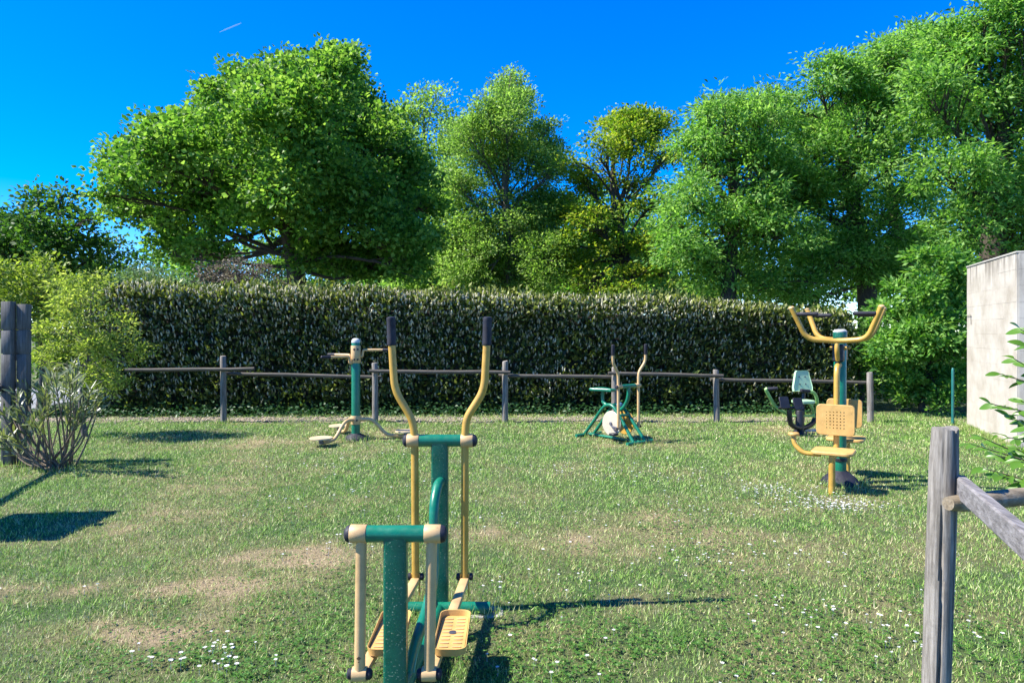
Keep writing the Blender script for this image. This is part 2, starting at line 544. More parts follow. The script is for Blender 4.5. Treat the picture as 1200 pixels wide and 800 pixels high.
def rrect(w, h, r, seg=4):
    pts = []
    for cx, cy, a0 in ((w / 2 - r, h / 2 - r, 0), (-w / 2 + r, h / 2 - r, 90), (-w / 2 + r, -h / 2 + r, 180), (w / 2 - r, -h / 2 + r, 270)):
        for k in range(seg + 1):
            a = R(a0 + 90 * k / seg)
            pts.append((cx + r * math.cos(a), cy + r * math.sin(a)))
    return pts

def unit(a):
    return a / np.maximum(np.linalg.norm(a, axis=1, keepdims=True), 1e-9)

def leaves(pos, axis, nrm, L, W, fold=0.18):
    """N folded diamond leaves, 4 vertices and 2 triangles each"""
    axis = unit(axis)
    side = unit(np.cross(nrm, axis))
    nn = np.cross(axis, side)
    L = L[:, None]; W = W[:, None]
    base, tip = pos, pos + axis * L
    mid = pos + axis * L * 0.45
    l = mid + side * W * 0.5 + nn * W * fold
    r = mid - side * W * 0.5 + nn * W * fold
    V = np.stack([base, l, tip, r], 1).reshape(-1, 3)
    i = np.arange(len(pos))[:, None] * 4
    T = np.concatenate([i + np.array([[0, 2, 1]]), i + np.array([[0, 3, 2]])], 0)
    return V, T

def vnoise(p, s, seed=0.0):
    x, y, z = p[:, 0] * s + seed, p[:, 1] * s + seed * 1.7, p[:, 2] * s + seed * .6
    return (np.sin(x + 1.3 * np.sin(y * 1.1 + .5)) * np.sin(y + 1.2 * np.sin(z * 1.2)) + np.sin(z * 1.1 + 1.1 * np.sin(x * .9)) +
            0.5 * np.sin(2.3 * x + y) * np.sin(2.1 * z + 1.1)) / 2.2

def sph(n):
    return unit(rng.normal(size=(n, 3)))

# ------------------------------------------------------------------ trees
def tree(name, label, depth, trunk, lobes, leaf, bark, lsize, dens=11, per=14, clr=0.22, gap=-0.45, trunk_r=0.2,
         droop=0.15, spread=0.75, group=None, cat='tree', extra=0.5, split=None, base_y=None, upn=0.55, fork=0.28, twigs=14, seed=0):
    """lobes: (px, py, r) in photograph pixels at the tree's depth; real 3-D crown with depth spread"""
    global rng
    sd0 = int(trunk * 13 + depth * 100 + seed * 977)
    random.seed(sd0)
    rng = np.random.default_rng(abs(sd0))
    k = F / depth
    g_ = {'ash_tree': 1.15, 'birch_tree': 1.2, 'oak_tree': 1.2, 'elder_bush': 1.1, 'maple_tree': 1.06}.get(name, 1.0)
    lobes = [(a, b, c * g_) for a, b, c in lobes]
    bx = (trunk - 600) / k
    root = empty(name, (bx, depth, 0), 0, label, cat, group)
    org = np.array([bx, depth, 0])
    xs = [l[0] for l in lobes]
    cx = (min(xs) + max(xs)) / 2
    hw = (max(xs) - min(xs)) / 2 + 1
    rm = max(l[2] for l in lobes)
    balls = []
    for px, py, r in lobes:
        m = math.sqrt(max(0.05, 1 - ((px - cx) / (hw + rm)) ** 2)) * hw / k * spread
        n = 1 + (1 if random.random() < extra else 0)
        for j in range(n):
            dz = random.uniform(-1, 0.35) * m if j == 0 else random.uniform(0.1, 1) * m
            c = P(px, py, depth + dz)
            sc_ = (depth + dz) / depth
            balls.append((np.array(c), r / k * sc_))
    pos, ax, nr, ll = [], [], [], []
    ends = []
    for c, r in balls:
        ns = max(5, int(5 + 7 * r))                       # clumps on the lobe's skin
        sd_ = sph(ns)
        sd_[:, 2] = np.where(sd_[:, 2] < -0.6, -sd_[:, 2], sd_[:, 2])
        sr = np.minimum(r * rng.uniform(.22, .52, ns), .9)
        scn = c + sd_ * (np.maximum(r - sr * .75, .1) * rng.uniform(.70, 1.10, ns))[:, None]
        nc = max(6, int(dens * 4 * math.pi * r * r))
        wgt = sr ** 2 / np.sum(sr ** 2)
        w_ = rng.choice(ns, nc, p=wgt)
        d = sph(nc)
        d[:, 2] = np.where(d[:, 2] < -0.25, -d[:, 2], d[:, 2])
        rad = sr[w_] * (1 - 0.6 * rng.random(nc) ** 1.6) * np.where(rng.random(nc) < .16, rng.uniform(1.05, 1.4, nc), 1) * (1 + .25 * vnoise(scn[w_] + d, 4.0, 1.0))
        cc = scn[w_] + d * rad[:, None] * np.array([1, 1, 0.75])
        fill = rng.random(nc) < .22                       # loose inner foliage
        cc[fill] = c + d[fill] * (r * .8 * rng.random(fill.sum()) ** .5)[:, None]
        d = unit(d + sd_[w_] * .5)
        keep = (vnoise(cc, 2.1 / max(0.5, r) * 1.2, 2.0) + 0.35 * rng.normal(size=nc) > gap - .25) & (cc[:, 2] > 0.15)
        cc, d = cc[keep], d[keep]
        nc = len(cc)
        if nc == 0:
            continue
        ends.append((c, r, cc))
        csz = rng.uniform(0.6, 1.3, nc)
        tw = np.repeat(np.arange(nc), per)
        off = np.clip(rng.normal(size=(len(tw), 3)), -1.7, 1.7) * np.array([1, 1, 0.55]) * clr * csz[tw][:, None]
        p = cc[tw] + off
        tilt = rng.normal(size=(nc, 3)) * 0.55
        nrm = np.array([0, 0, upn]) + d[tw] * 0.45 + tilt[tw] + rng.normal(size=(len(tw), 3)) * 0.45
        a = off / clr * 0.6 + d[tw] * 0.5 + rng.normal(size=(len(tw), 3)) * 0.5 + np.array([0, 0, -droop])
        pos.append(p); ax.append(a); nr.append(nrm); ll.append((rng.normal(size=nc) * .22)[tw])
    pos = np.concatenate(pos); ax = np.concatenate(ax); nr = np.concatenate(nr); ll = np.concatenate(ll)
    ok = pos[:, 2] > 0.05
    pos, ax, nr, ll = pos[ok], ax[ok], nr[ok], ll[ok]
    s = rng.uniform(0.6, 1.25, len(pos))
    V, T = leaves(pos - org, ax, nr, s * lsize[0], s * lsize[1])
    np_object('crown', V, T, leaf, root, np.repeat(ll, 4))
    # wood
    zmin = min(c[2] - r for c, r in balls)
    zmax = max(c[2] for c, r in balls)
    ccx = sum(c[0] for c, r in balls) / len(balls)
    fz = max(0.3, zmin + (zmax - zmin) * fork)
    tb = MB(org)
    top = Vector((bx + (ccx - bx) * 0.35, depth, fz))
    leader = Vector((ccx, depth, zmax - 0.1 * (zmax - zmin)))
    spine = [Vector((bx, depth, -0.1)), Vector((bx + random.uniform(-.1, .1), depth + random.uniform(-.1, .1), fz * 0.5)), top,
             (top + leader) / 2 + Vector((random.uniform(-.4, .4), random.uniform(-.4, .4), 0)) * (trunk_r * 4), leader]
    tb.tube(spine, [trunk_r * 1.25, trunk_r, trunk_r * 0.85, trunk_r * 0.5, trunk_r * 0.1], 10, True, 5)
    tb.build('trunk', bark, root)
    lb = MB(org)
    for c, r, cc in ends:
        c = Vector(c)
        t0 = min(0.95, max(0.0, (c.z - fz) / max(0.3, zmax - fz) * 0.55))
        st = top.lerp(leader, min(.95, max(0, t0 + random.uniform(-.12, .12))))
        mid = st.lerp(c, 0.5) + Vector((0, 0, random.uniform(-.12, .14) * (c - st).length)) + Vector([random.uniform(-.08, .08) * (c - st).length for _ in range(3)])
        lr = trunk_r * (0.3 if r > 0.8 else 0.22) * (1 - 0.5 * t0)
        lb.tube([st, mid, c], [lr, lr * 0.65, lr * 0.3], 6, False, 4)
        for j in range(min(twigs, len(cc))):
            e = Vector(cc[random.randrange(len(cc))])
            s0 = mid.lerp(c, random.uniform(0.2, 1))
            m2 = s0.lerp(e, 0.5) + Vector([random.uniform(-.1, .1) * r for _ in range(3)])
            lb.tube([s0, m2, e], [lr * 0.32, lr * 0.2, lr * 0.06], 4, False, 2)
    lb.build('branches', bark, root)
    return root

TREES = 1

# ------------------------------------------------------------------ ground
def sheet(name, outline, z, mat, res=None):
    me = bpy.data.meshes.new(name)
    me.from_pydata([(x, y, z) for x, y in outline], [], [tuple(range(len(outline)))])
    me.materials.append(mat)
    o = bpy.data.objects.new(name, me)
    col.objects.link(o)
    o['kind'] = 'structure'
    return o
gx = np.concatenate([[-900, -60], np.arange(-14, 14.01, .14), [60, 900]])
gy = np.concatenate([[-300, -5], np.arange(1.2, 13.01, .1), [40, 2500]])
GX, GY = np.meshgrid(gx, gy)
nx_, ny_ = len(gx), len(gy)
ii = (np.arange(ny_ - 1)[:, None] * nx_ + np.arange(nx_ - 1)[None]).ravel()
go = np_object('ground', np.stack([GX.ravel(), GY.ravel(), GX.ravel() * 0], 1), np.stack([ii, ii + 1, ii + 1 + nx_, ii + nx_], 1), M['soil'], None,
               np.where((np.abs(GX) < 14.1) & (GY > 1) & (GY < 13.1), dry_np(GX, GY), .3).ravel())
go['kind'] = 'structure'
def strip(y0, y1, x0, x1, n, amp):
    a = [(x0 + (x1 - x0) * i / n, y0 + amp * math.sin(i * 1.7) * random.random()) for i in range(n + 1)]
    b = [(x1 - (x1 - x0) * i / n, y1 + amp * math.sin(i * 2.3) * random.random()) for i in range(n + 1)]
    return a + b
sheet('gravel_path', strip(11.6, 12.2, -9.5, 5.2, 90, 0.32), 0.004, M['gravel'])
sheet('road', [(-30, 13.2), (-9.2, 13.2), (-9.8, 18.5), (-30, 18.5)], 0.005, M['asphalt'])

# ------------------------------------------------------------------ sky trace
ct = MB()
a_, b_ = P(257, 38, 4000), P(283, 27, 4000)
ct.tube([a_, a_.lerp(b_, .35), a_.lerp(b_, .8), b_], [0.6, 3.2, 3.0, 0.8], 8, True, 3)
tag(ct.build('contrail', M['contrail']), 'short faint white contrail high in the blue sky', 'contrail')

# ------------------------------------------------------------------ lawn
def lawn():
    bands = [(1.6, 3.6, 10000, .0046, .024), (3.6, 5.0, 7800, .0054, .026), (5.0, 7.0, 5400, .0066, .028), (7.0, 9.4, 3300, .0094, .030), (9.4, 11.55, 2100, .0135, .032), (11.55, 12.3, 2300, .012, .035), (12.2, 12.7, 1500, .012, .05)]
    VV, TT, AA = [], [], []
    base = 0
    for y0, y1, dn, w, h in bands:
        xw = 0.76 * y1 + 1.7
        n = int(dn * (y1 - y0) * 2 * xw)
        x = rng.uniform(-xw, xw, n)
        y = rng.uniform(y0, y1, n)
        d = dry_np(x, y)
        tuft = vnoise(np.stack([x, y, x * 0], 1), 9.0, 3.0)
        keep = (rng.random(n) < np.clip((0.76 * y + 1.7 - np.abs(x)) / 1.0, .0, 1)) & (rng.random(n) > 0.45 * d * d)
        if y0 == 11.55:                     # the path is half grown over
            pn = vnoise(np.stack([x * 1.0, y * 2.2, x * 0], 1), 2.2, 9.0) + .35 * rng.normal(size=n)
            keep &= pn > np.interp(x, [-8, -3, -1.5, 0, 1, 3, 5], [.45, .3, -.1, -.3, -.1, -.3, -.9]) - 1.6 * np.abs(y - 11.95)
        x, y, d, tuft = x[keep], y[keep], d[keep], tuft[keep]
        n = len(x)
        fine = vnoise(np.stack([x, y, x * 0 + 2], 1), 31.0, 7.0)
        hh = h * rng.uniform(0.4, 1.35, n) * (1 - 0.4 * d) * np.clip(1 + 0.5 * tuft + .6 * fine, .2, 2.4)
        az = rng.uniform(0, 2 * math.pi, n)
        lean = np.abs(rng.normal(0.85, 0.4, n))
        ta = az + rng.uniform(-1, 1, n) + math.pi / 2
        ww = w * rng.uniform(0.6, 1.3, n)
        bx = np.stack([np.cos(ta) * ww / 2, np.sin(ta) * ww / 2, np.zeros(n)], 1)
        b0 = np.stack([x, y, np.full(n, -0.002)], 1)
        tip = b0 + np.stack([np.cos(az) * hh * np.sin(lean), np.sin(az) * hh * np.sin(lean), hh * np.cos(lean) + .006], 1)
        V = np.stack([b0 - bx, b0 + bx, tip], 1).reshape(-1, 3)
        T = np.arange(n * 3).reshape(-1, 3) + base
        base += n * 3
        bl = np.clip(np.where(rng.random(n) < d * 0.95, 0.5 + 0.5 * rng.random(n), 0.4 * d * rng.random(n)), 0, 1)
        VV.append(V); TT.append(T); AA.append(np.repeat(bl, 3))
    o = np_object('grass', np.concatenate(VV), np.concatenate(TT), M['blade'], None, np.concatenate(AA))
    tag(o, 'short mown green lawn with dry straw coloured patches', 'grass', kind='stuff')
lawn()

def clover():
    n = 9000
    spots = [(380, 700, .5), (860, 650, .6), (780, 610, .6), (900, 740, .6), (700, 770, .5), (330, 780, .45), (1000, 720, .5), (180, 560, .8), (380, 600, .5), (620, 780, .4), (230, 790, .3),
             (1150, 780, .4), (960, 590, .5), (420, 560, .7), (820, 780, .4)]
    pts = []
    for px, py, r in spots:
        c = G(px, py)
        m = 650
        pts.append(np.stack([rng.normal(c.x, r * 1.0, m), rng.normal(c.y, r * .8, m)], 1))
    q = np.concatenate(pts)
    q = q[vnoise(np.stack([q[:, 0], q[:, 1], q[:, 0] * 0], 1), 6.0, 1.0) > -0.15]
    n = len(q)
    z = rng.uniform(.012, .03, n)
    pos = np.repeat(np.stack([q[:, 0], q[:, 1], z], 1), 3, 0)
    a0 = np.repeat(rng.uniform(0, 6.28, n), 3) + np.tile(np.array([0, 2.09, 4.19]), n)
    ax = np.stack([np.cos(a0), np.sin(a0), rng.normal(.1, .2, n * 3)], 1)
    nr = np.array([0, 0, 1.0]) + rng.normal(size=(n * 3, 3)) * .25
    s = np.repeat(rng.uniform(.008, .017, n), 3)
    V, T = leaves(pos, ax, nr, s, s * 0.9)
    tag(np_object('clover', V, T, M['clover']), 'small round clover leaves scattered through the lawn', 'clover', kind='stuff')
clover()

def daisies():
    cl = [(960, 592, .3, 90), (905, 577, .28, 70), (990, 597, .22, 70), (830, 600, .4, 18), (770, 555, .7, 30), (880, 650, .3, 20), (800, 655, .25, 14), (740, 620, .5, 14), (1010, 725, .25, 12),
          (1060, 760, .25, 8), (1000, 745, .2, 8), (1130, 745, .2, 8), (920, 720, .4, 10), (700, 690, .5, 14), (620, 690, .3, 8), (265, 770, .2, 18), (245, 785, .15, 10), (400, 640, .3, 16),
          (415, 580, .5, 20), (720, 560, .7, 24), (650, 545, .8, 22), (450, 540, .8, 20), (615, 795, .15, 5), (680, 770, .3, 6), (560, 600, .5, 12), (190, 770, .15, 4), (380, 545, .6, 12),
          (850, 790, .4, 8), (960, 790, .3, 6), (1040, 690, .3, 5), (90, 700, .4, 3), (330, 600, .6, 6)]
    q = []
    for px, py, r, n in cl:
        c = G(px, py)
        q.append(np.stack([rng.normal(c.x, r * .8, n), rng.normal(c.y, r * .5, n)], 1))
    q = np.concatenate(q)
    n = len(q)
    z = rng.uniform(.03, .055, n)
    P0 = np.stack([q[:, 0], q[:, 1], z], 1)
    m = 7
    pos = np.repeat(P0, m, 0)
    a0 = np.repeat(rng.uniform(0, 6.28, n), m) + np.tile(np.arange(m) * 2 * math.pi / m, n)
    nr = np.repeat(np.array([0, 0, 1.0]) + rng.normal(size=(n, 3)) * .35, m, 0)
    ax = np.stack([np.cos(a0), np.sin(a0), np.full(n * m, .15)], 1)
    s = np.repeat(rng.uniform(.007, .0125, n), m)
    V, T = leaves(pos, ax, nr, s, s * 0.75)
    # stalks
    st = MB()
    b = np.stack([q[:, 0], q[:, 1], z * 0], 1)
    V2 = np.stack([b + [-.001, 0, 0], b + [.001, 0, 0], P0], 1).reshape(-1, 3)
    T2 = np.arange(n * 3).reshape(-1, 3) + len(V)
    o = np_object('daisies', np.concatenate([V, V2]), np.concatenate([T, T2]), M['daisy'])
    tag(o, 'tiny white daisies dotted over the mown lawn', 'daisies', kind='stuff')
daisies()

def pebbles():
    n = 3500
    x = rng.uniform(-9, 5, n); y = rng.normal(11.9, .25, n)
    s = rng.uniform(.006, .022, n)
    octa = np.array([[1, 0, 0], [-1, 0, 0], [0, 1, 0], [0, -1, 0], [0, 0, .7], [0, 0, -.7]])
    ft = np.array([[0, 2, 4], [2, 1, 4], [1, 3, 4], [3, 0, 4], [2, 0, 5], [1, 2, 5], [3, 1, 5], [0, 3, 5]])
    V = (octa[None] * s[:, None, None] * rng.uniform(.6, 1.3, (n, 1, 3)) + np.stack([x, y, s * .3 + .004], 1)[:, None]).reshape(-1, 3)
    T = (ft[None] + (np.arange(n) * 6)[:, None, None]).reshape(-1, 3)
    tag(np_object('gravel', V, T, M['stone']), 'pale loose gravel scattered on the path below the hedge', 'gravel', kind='stuff')
pebbles()

# ------------------------------------------------------------------ hedge
def hedge():
    x0, x1 = -7.6, 6.4
    yf = lambda x: 12.45 + (x - x0) / (x1 - x0) * 0.6
    top = lambda x: np.interp(x, [-7.6, -6.8, -3, 0, 3, 5, 6.4], [2.1, 2.27, 2.19, 2.10, 2.02, 1.90, 1.72])
    root = empty('laurel_hedge', (0, 12.45, 0), 0, 'long dark clipped laurel hedge covered in pale upright blossom spikes', 'hedge')
    org = np.array([0, 12.45, 0])
    TH = 1.3
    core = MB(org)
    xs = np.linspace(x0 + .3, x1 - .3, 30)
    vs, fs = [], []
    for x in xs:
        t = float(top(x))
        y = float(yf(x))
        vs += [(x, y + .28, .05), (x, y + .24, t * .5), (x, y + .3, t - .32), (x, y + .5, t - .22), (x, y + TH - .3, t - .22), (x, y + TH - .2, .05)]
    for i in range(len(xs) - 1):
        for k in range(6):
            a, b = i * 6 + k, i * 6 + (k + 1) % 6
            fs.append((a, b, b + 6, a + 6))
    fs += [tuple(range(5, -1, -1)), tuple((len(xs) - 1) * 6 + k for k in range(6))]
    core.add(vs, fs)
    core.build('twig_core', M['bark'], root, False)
    def surf(n):
        """random points on the hedge's skin with outward normals"""
        x = rng.uniform(x0, x1, n)
        t = top(x)
        per = t + TH + t
        s = rng.random(n) * per * np.where(rng.random(n) < .0, 1, 1)
        pos = np.zeros((n, 3)); nm = np.zeros((n, 3))
        rr = .22
        fr = s < t
        tp = (~fr) & (s < t + TH)
        bk = ~(fr | tp)
        pos[:, 0] = x
        pos[fr, 1] = 0; pos[fr, 2] = s[fr]; nm[fr] = (0, -1, 0)
        pos[tp, 1] = (s - t)[tp]; pos[tp, 2] = t[tp]; nm[tp] = (0, 0, 1)
        pos[bk, 1] = TH; pos[bk, 2] = (s - t - TH)[bk]; nm[bk] = (0, 1, 0)
        # round the upper edges
        c = np.stack([np.clip(pos[:, 1], rr, TH - rr), np.minimum(pos[:, 2], t - rr)], 1)
        dv = np.stack([pos[:, 1] - c[:, 0], pos[:, 2] - c[:, 1]], 1)
        L = np.linalg.norm(dv, axis=1)
        m = L > rr
        dv[m] = dv[m] / L[m][:, None] * rr
        nn = dv / np.maximum(np.linalg.norm(dv, axis=1), 1e-6)[:, None]
        pos[:, 1] = c[:, 0] + dv[:, 0]; pos[:, 2] = c[:, 1] + dv[:, 1]
        nm[:, 1] = nn[:, 0]; nm[:, 2] = nn[:, 1]
        pos[:, 1] += yf(x)
        bump = 0.07 * vnoise(pos, 1.3, 6.0) + 0.06 * vnoise(pos, 3.2, 1.0) + .035 * vnoise(pos, 9, 4.0)
        return pos, nm, bump
    keepn = lambda bk: bk
    # leaves
    n = 95000
    pos, nm, bump = surf(n)
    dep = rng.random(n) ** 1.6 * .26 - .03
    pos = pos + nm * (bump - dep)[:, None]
    sel = rng.random(n) < np.where(nm[:, 1] > .5, .25, 1)
    pos, nm, dep = pos[sel], nm[sel], dep[sel]
    n = len(pos)
    poke = (nm[:, 2] > .3) & (rng.random(n) < .2)
    pos[poke, 2] += rng.uniform(0, .16, poke.sum()) * np.clip(.6 + vnoise(pos[poke], 2.0, 3.0), .1, 1.4)
    lit_tone = np.where(nm[:, 2] > .25, rng.uniform(.0, .55, n), -.05) - .2 * (dep > .1)  # sunlit top rim and shaded inner leaves put into the leaf colour
    ax = nm * .55 + np.array([0, 0, .55]) + rng.normal(size=(n, 3)) * .6
    nr = nm * .8 + rng.normal(size=(n, 3)) * .55
    s = rng.uniform(.6, 1.2, n)
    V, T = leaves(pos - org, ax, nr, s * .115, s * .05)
    np_object('foliage', V, T, M['laurel'], root, np.repeat(lit_tone, 4))
    # blossom spikes: thin six-sided spindles
    n = 30000
    pos, nm, bump = surf(n)
    sel = (rng.random(n) < np.where(nm[:, 1] > .5, .15, 1)) & (pos[:, 2] > .25) & (vnoise(pos, 1.6, 5.0) + .7 * rng.normal(size=n) > -.55)
    sel &= rng.random(n) < np.clip(.35 + pos[:, 2] * .4, 0, 1) * np.interp(pos[:, 0], [-7, 0, 6], [1.0, .95, .6])
    pos, nm, bump = pos[sel], nm[sel], bump[sel]
    n = len(pos)
    pos = pos + nm * (bump + .03 - rng.random(n) * .08)[:, None]
    ax = unit(nm * .35 + np.array([0, 0, 1.0]) + rng.normal(size=(n, 3)) * .18)
    u = unit(np.cross(ax, rng.normal(size=(n, 3))))
    w = np.cross(ax, u)
    L = rng.uniform(.055, .105, n)[:, None]
    r = rng.uniform(.011, .021, n)[:, None]
    ring = []
    for t, q in ((.12, .7), (.5, 1.0), (.85, .6)):
        for k in range(4):
            a = k * math.pi / 2 + t
            ring.append(pos + ax * L * t + (u * math.cos(a) + w * math.sin(a)) * r * q)
    V = np.stack([pos] + ring + [pos + ax * L], 1)
    f = [[0, 1 + (k + 1) % 4, 1 + k] for k in range(4)]
    for j in range(2):
        for k in range(4):
            a, b = 1 + j * 4 + k, 1 + j * 4 + (k + 1) % 4
            f += [[a, b, b + 4], [a, b + 4, a + 4]]
    f += [[9 + k, 9 + (k + 1) % 4, 13] for k in range(4)]
    f = np.array(f)
    T = (f[None] + (np.arange(n) * 14)[:, None, None]).reshape(-1, 3)
    tag(np_object('blossom_spikes', V.reshape(-1, 3) - org, T, M['spike'], root), kind='stuff')
    # stems at the foot
    for i in range(70):
        st = MB(org)
        x = random.uniform(x0 + .2, x1 - .2)
        y = float(yf(x)) + random.uniform(.1, .5)
        st.tube([(x, y, -.02), (x + random.uniform(-.1, .1), y, .4), (x + random.uniform(-.25, .25), y + random.uniform(-.1, .2), 1.0)], [.016, .013, .008], 5, False)
        st.build('stem', M['bark'], root)
    # ground ivy along the foot
    n = 9000
    x = rng.uniform(-8.3, 6.6, n)
    pos = np.stack([x, yf(x) + rng.normal(-.05, .16, n), np.abs(rng.normal(0.03, .08, n)) + .01], 1)
    V, T = leaves(pos, rng.normal(size=(n, 3)) * [1, 1, .3], np.array([0, -.3, 1.0]) + rng.normal(size=(n, 3)) * .4, rng.uniform(.04, .09, n), rng.uniform(.03, .06, n))
    tag(np_object('ivy', V, T, M['ivy']), 'dark ivy and weeds creeping along the foot of the hedge', 'ivy', kind='stuff')
hedge()

# ------------------------------------------------------------------ trees, from the photograph's outlines
tree('maple_tree', 'broad dark green maple with forked trunk rising behind the hedge', 19.5, 352,
     [(310, 210, 98), (380, 140, 60), (205, 200, 58), (160, 212, 45), (265, 138, 40), (338, 100, 36), (398, 88, 34), (440, 175, 55), (470, 225, 46), (420, 255, 72), (240, 250, 66), (175, 262, 40),
      (300, 255, 62), (462, 290, 42), (140, 195, 24), (350, 255, 60), (390, 70, 18), (290, 100, 28), (228, 165, 36), (420, 120, 22), (412, 66, 12), (500, 245, 22), (185, 160, 26), (345, 170, 80), (200, 300, 26), (440, 315, 32), (245, 298, 26), (400, 315, 34), (480, 315, 26), (500, 285, 24), (380, 300, 40), (130, 225, 22), (150, 250, 26)],
     M['maple'], M['bark'], (.125, .105), dens=8.5, per=19, clr=.17, extra=.7, gap=-.5, trunk_r=.3, group=None, spread=.8, fork=.12)
tree('pale_tree', 'pale thin-leaved tree peeping out behind the maple', 36, 500,
     [(500, 128, 26), (478, 150, 26), (522, 150, 26), (498, 180, 34), (470, 185, 24), (535, 190, 28), (500, 230, 44), (515, 115, 14)],
     M['birch'], M['barkgrey'], (.17, .11), dens=4, per=16, clr=.38, gap=-.15, trunk_r=.2, spread=.7)
tree('birch_tree', 'tall narrow olive green birch-like tree with feathery pointed top', 27, 600,
     [(592, 150, 34), (590, 112, 17), (612, 125, 18), (562, 185, 42), (622, 190, 40), (592, 235, 62), (540, 260, 38), (640, 260, 34), (598, 290, 58), (548, 160, 24), (648, 205, 22), (560, 300, 44), (645, 310, 40), (572, 130, 17), (635, 160, 18), (530, 215, 22), (605, 98, 9), (583, 98, 9), (598, 88, 6), (540, 325, 30), (590, 335, 34), (640, 338, 28), (520, 290, 22), (560, 345, 26), (615, 350, 24)],
     M['birch'], M['barkgrey'], (.115, .066), dens=7.5, per=20, clr=.19, extra=.6, gap=-.5, trunk_r=.2, spread=.8, upn=.3)
tree('oak_tree', 'open yellow-green oak with dark branches showing through its crown', 26, 742,
     [(738, 165, 34), (703, 185, 27), (772, 150, 18), (688, 222, 24), (738, 215, 36), (700, 270, 32), (780, 185, 18), (768, 238, 24), (720, 300, 34), (675, 320, 26), (750, 140, 14), (720, 150, 16), (660, 250, 16), (672, 190, 12), (690, 340, 22), (760, 290, 26), (740, 335, 26), (775, 325, 24), (710, 345, 24), (660, 290, 16)],
     M['oakleaf'], M['bark'], (.13, .085), dens=6, per=20, clr=.19, gap=-.22, trunk_r=.24, spread=.7, twigs=26)
tree('bronze_shrub', 'bronze-brown leaved shrub showing over the hedge under the maple', 15.5, 280,
     [(250, 325, 20), (275, 322, 22), (305, 328, 20), (285, 345, 30), (240, 348, 26), (325, 345, 20)],
     M['purple'], M['bark'], (.06, .035), dens=26, per=12, clr=.12, gap=-.5, trunk_r=.05, cat='shrub', spread=.5)
tree('grey_green_shrub', 'grey-green fine-leaved shrub at the hedge corner behind the yellow bush', 15.0, 175,
     [(170, 335, 24), (200, 338, 24), (145, 340, 22), (180, 362, 40), (220, 350, 22), (150, 380, 30)],
     M['bluebush'], M['bark'], (.07, .03), dens=22, per=12, clr=.13, gap=-.5, trunk_r=.05, cat='shrub', spread=.5)
tree('ash_tree', 'light green ash with a trailing low crown beside the yellow-green oak', 18, 855,
     [(850, 152, 40), (893, 140, 36), (822, 190, 40), (868, 215, 56), (812, 245, 38), (856, 285, 58), (915, 280, 46), (800, 300, 34), (845, 335, 44), (905, 335, 44), (830, 140, 18), (868, 128, 20), (910, 128, 18), (905, 195, 40), (783, 265, 18), (925, 230, 34)],
     M['ash'], M['bark'], (.135, .05), dens=9, per=21, clr=.17, extra=.6, gap=-.42, trunk_r=.22, droop=.45, spread=.75, group=None)
tree('ash_tree', 'middle ash with several rounded crown domes between the trailing ash and the tallest ash', 19, 1015,
     [(962, 102, 34), (1003, 118, 46), (1052, 100, 46), (1000, 190, 66), (945, 170, 40), (1060, 185, 58), (980, 262, 60), (1045, 265, 52), (935, 230, 40), (990, 320, 50), (1030, 72, 26), (990, 85, 24), (1070, 55, 26), (945, 330, 40), (1040, 330, 40), (930, 128, 18)],
     M['ash'], M['bark'], (.135, .05), dens=9, per=21, clr=.17, extra=.6, gap=-.40, trunk_r=.26, droop=.35, spread=.75)
tree('ash_tree', 'tallest ash towering above and behind the cream block wall', 16.5, 1160,
     [(1130, 72, 48), (1180, 48, 52), (1100, 130, 50), (1160, 150, 64), (1225, 110, 62), (1112, 215, 50), (1172, 235, 58), (1230, 210, 60), (1105, 55, 28), (1150, 20, 24), (1215, 20, 50), (1080, 95, 26), (1275, 80, 60), (1280, 180, 60), (1140, 280, 44), (1210, 290, 50), (1270, 270, 50)],
     M['ash'], M['bark'], (.135, .05), dens=9, per=21, clr=.17, extra=.6, gap=-.40, trunk_r=.3, droop=.35, spread=.75)
tree('far_ash_tree', 'far ash standing behind the others, its crown filling the gaps between them', 25, 1075,
     [(960, 170, 44), (1010, 160, 50), (1070, 150, 54), (1120, 150, 50), (1180, 160, 54), (930, 225, 46), (985, 240, 54), (1050, 240, 58), (1110, 250, 54), (1170, 250, 56), (950, 300, 48), (1020, 310, 50), (1090, 310, 50), (1150, 310, 46), (1200, 210, 50), (880, 270, 46), (870, 330, 40), (1090, 100, 30)],
     M['ash'], M['bark'], (.17, .07), dens=5, per=18, clr=.22, gap=-.5, trunk_r=.3, droop=.35, spread=.5, extra=.3, twigs=8)
tree('elder_bush', 'bright green leafy bush growing against the cream block wall', 12.9, 1085,
     [(1095, 318, 28), (1122, 325, 26), (1068, 352, 30), (1105, 370, 38), (1080, 405, 38), (1122, 415, 34), (1045, 408, 24), (1060, 445, 24), (1105, 448, 24), (1130, 370, 24), (1135, 460, 20), (1032, 430, 14), (1040, 370, 20), (1080, 455, 20), (1120, 462, 20), (1100, 475, 16), (1150, 440, 22), (1060, 466, 16)],
     M['bush'], M['bark'], (.11, .05), dens=20, per=18, clr=.10, gap=-.5, trunk_r=.07, cat='bush', spread=.6)
tree('scrub_bush', 'shaded scrubby bush with bare twigs between hedge end and bright bush', 14.2, 1010,
     [(1000, 400, 26), (985, 375, 24), (1015, 430, 24), (990, 450, 26), (1030, 380, 22), (975, 420, 26), (1020, 460, 18)],
     M['darkleaf'], M['barkgrey'], (.08, .045), dens=16, per=10, clr=.14, gap=-.2, trunk_r=.05, cat='bush', spread=.6, twigs=30)
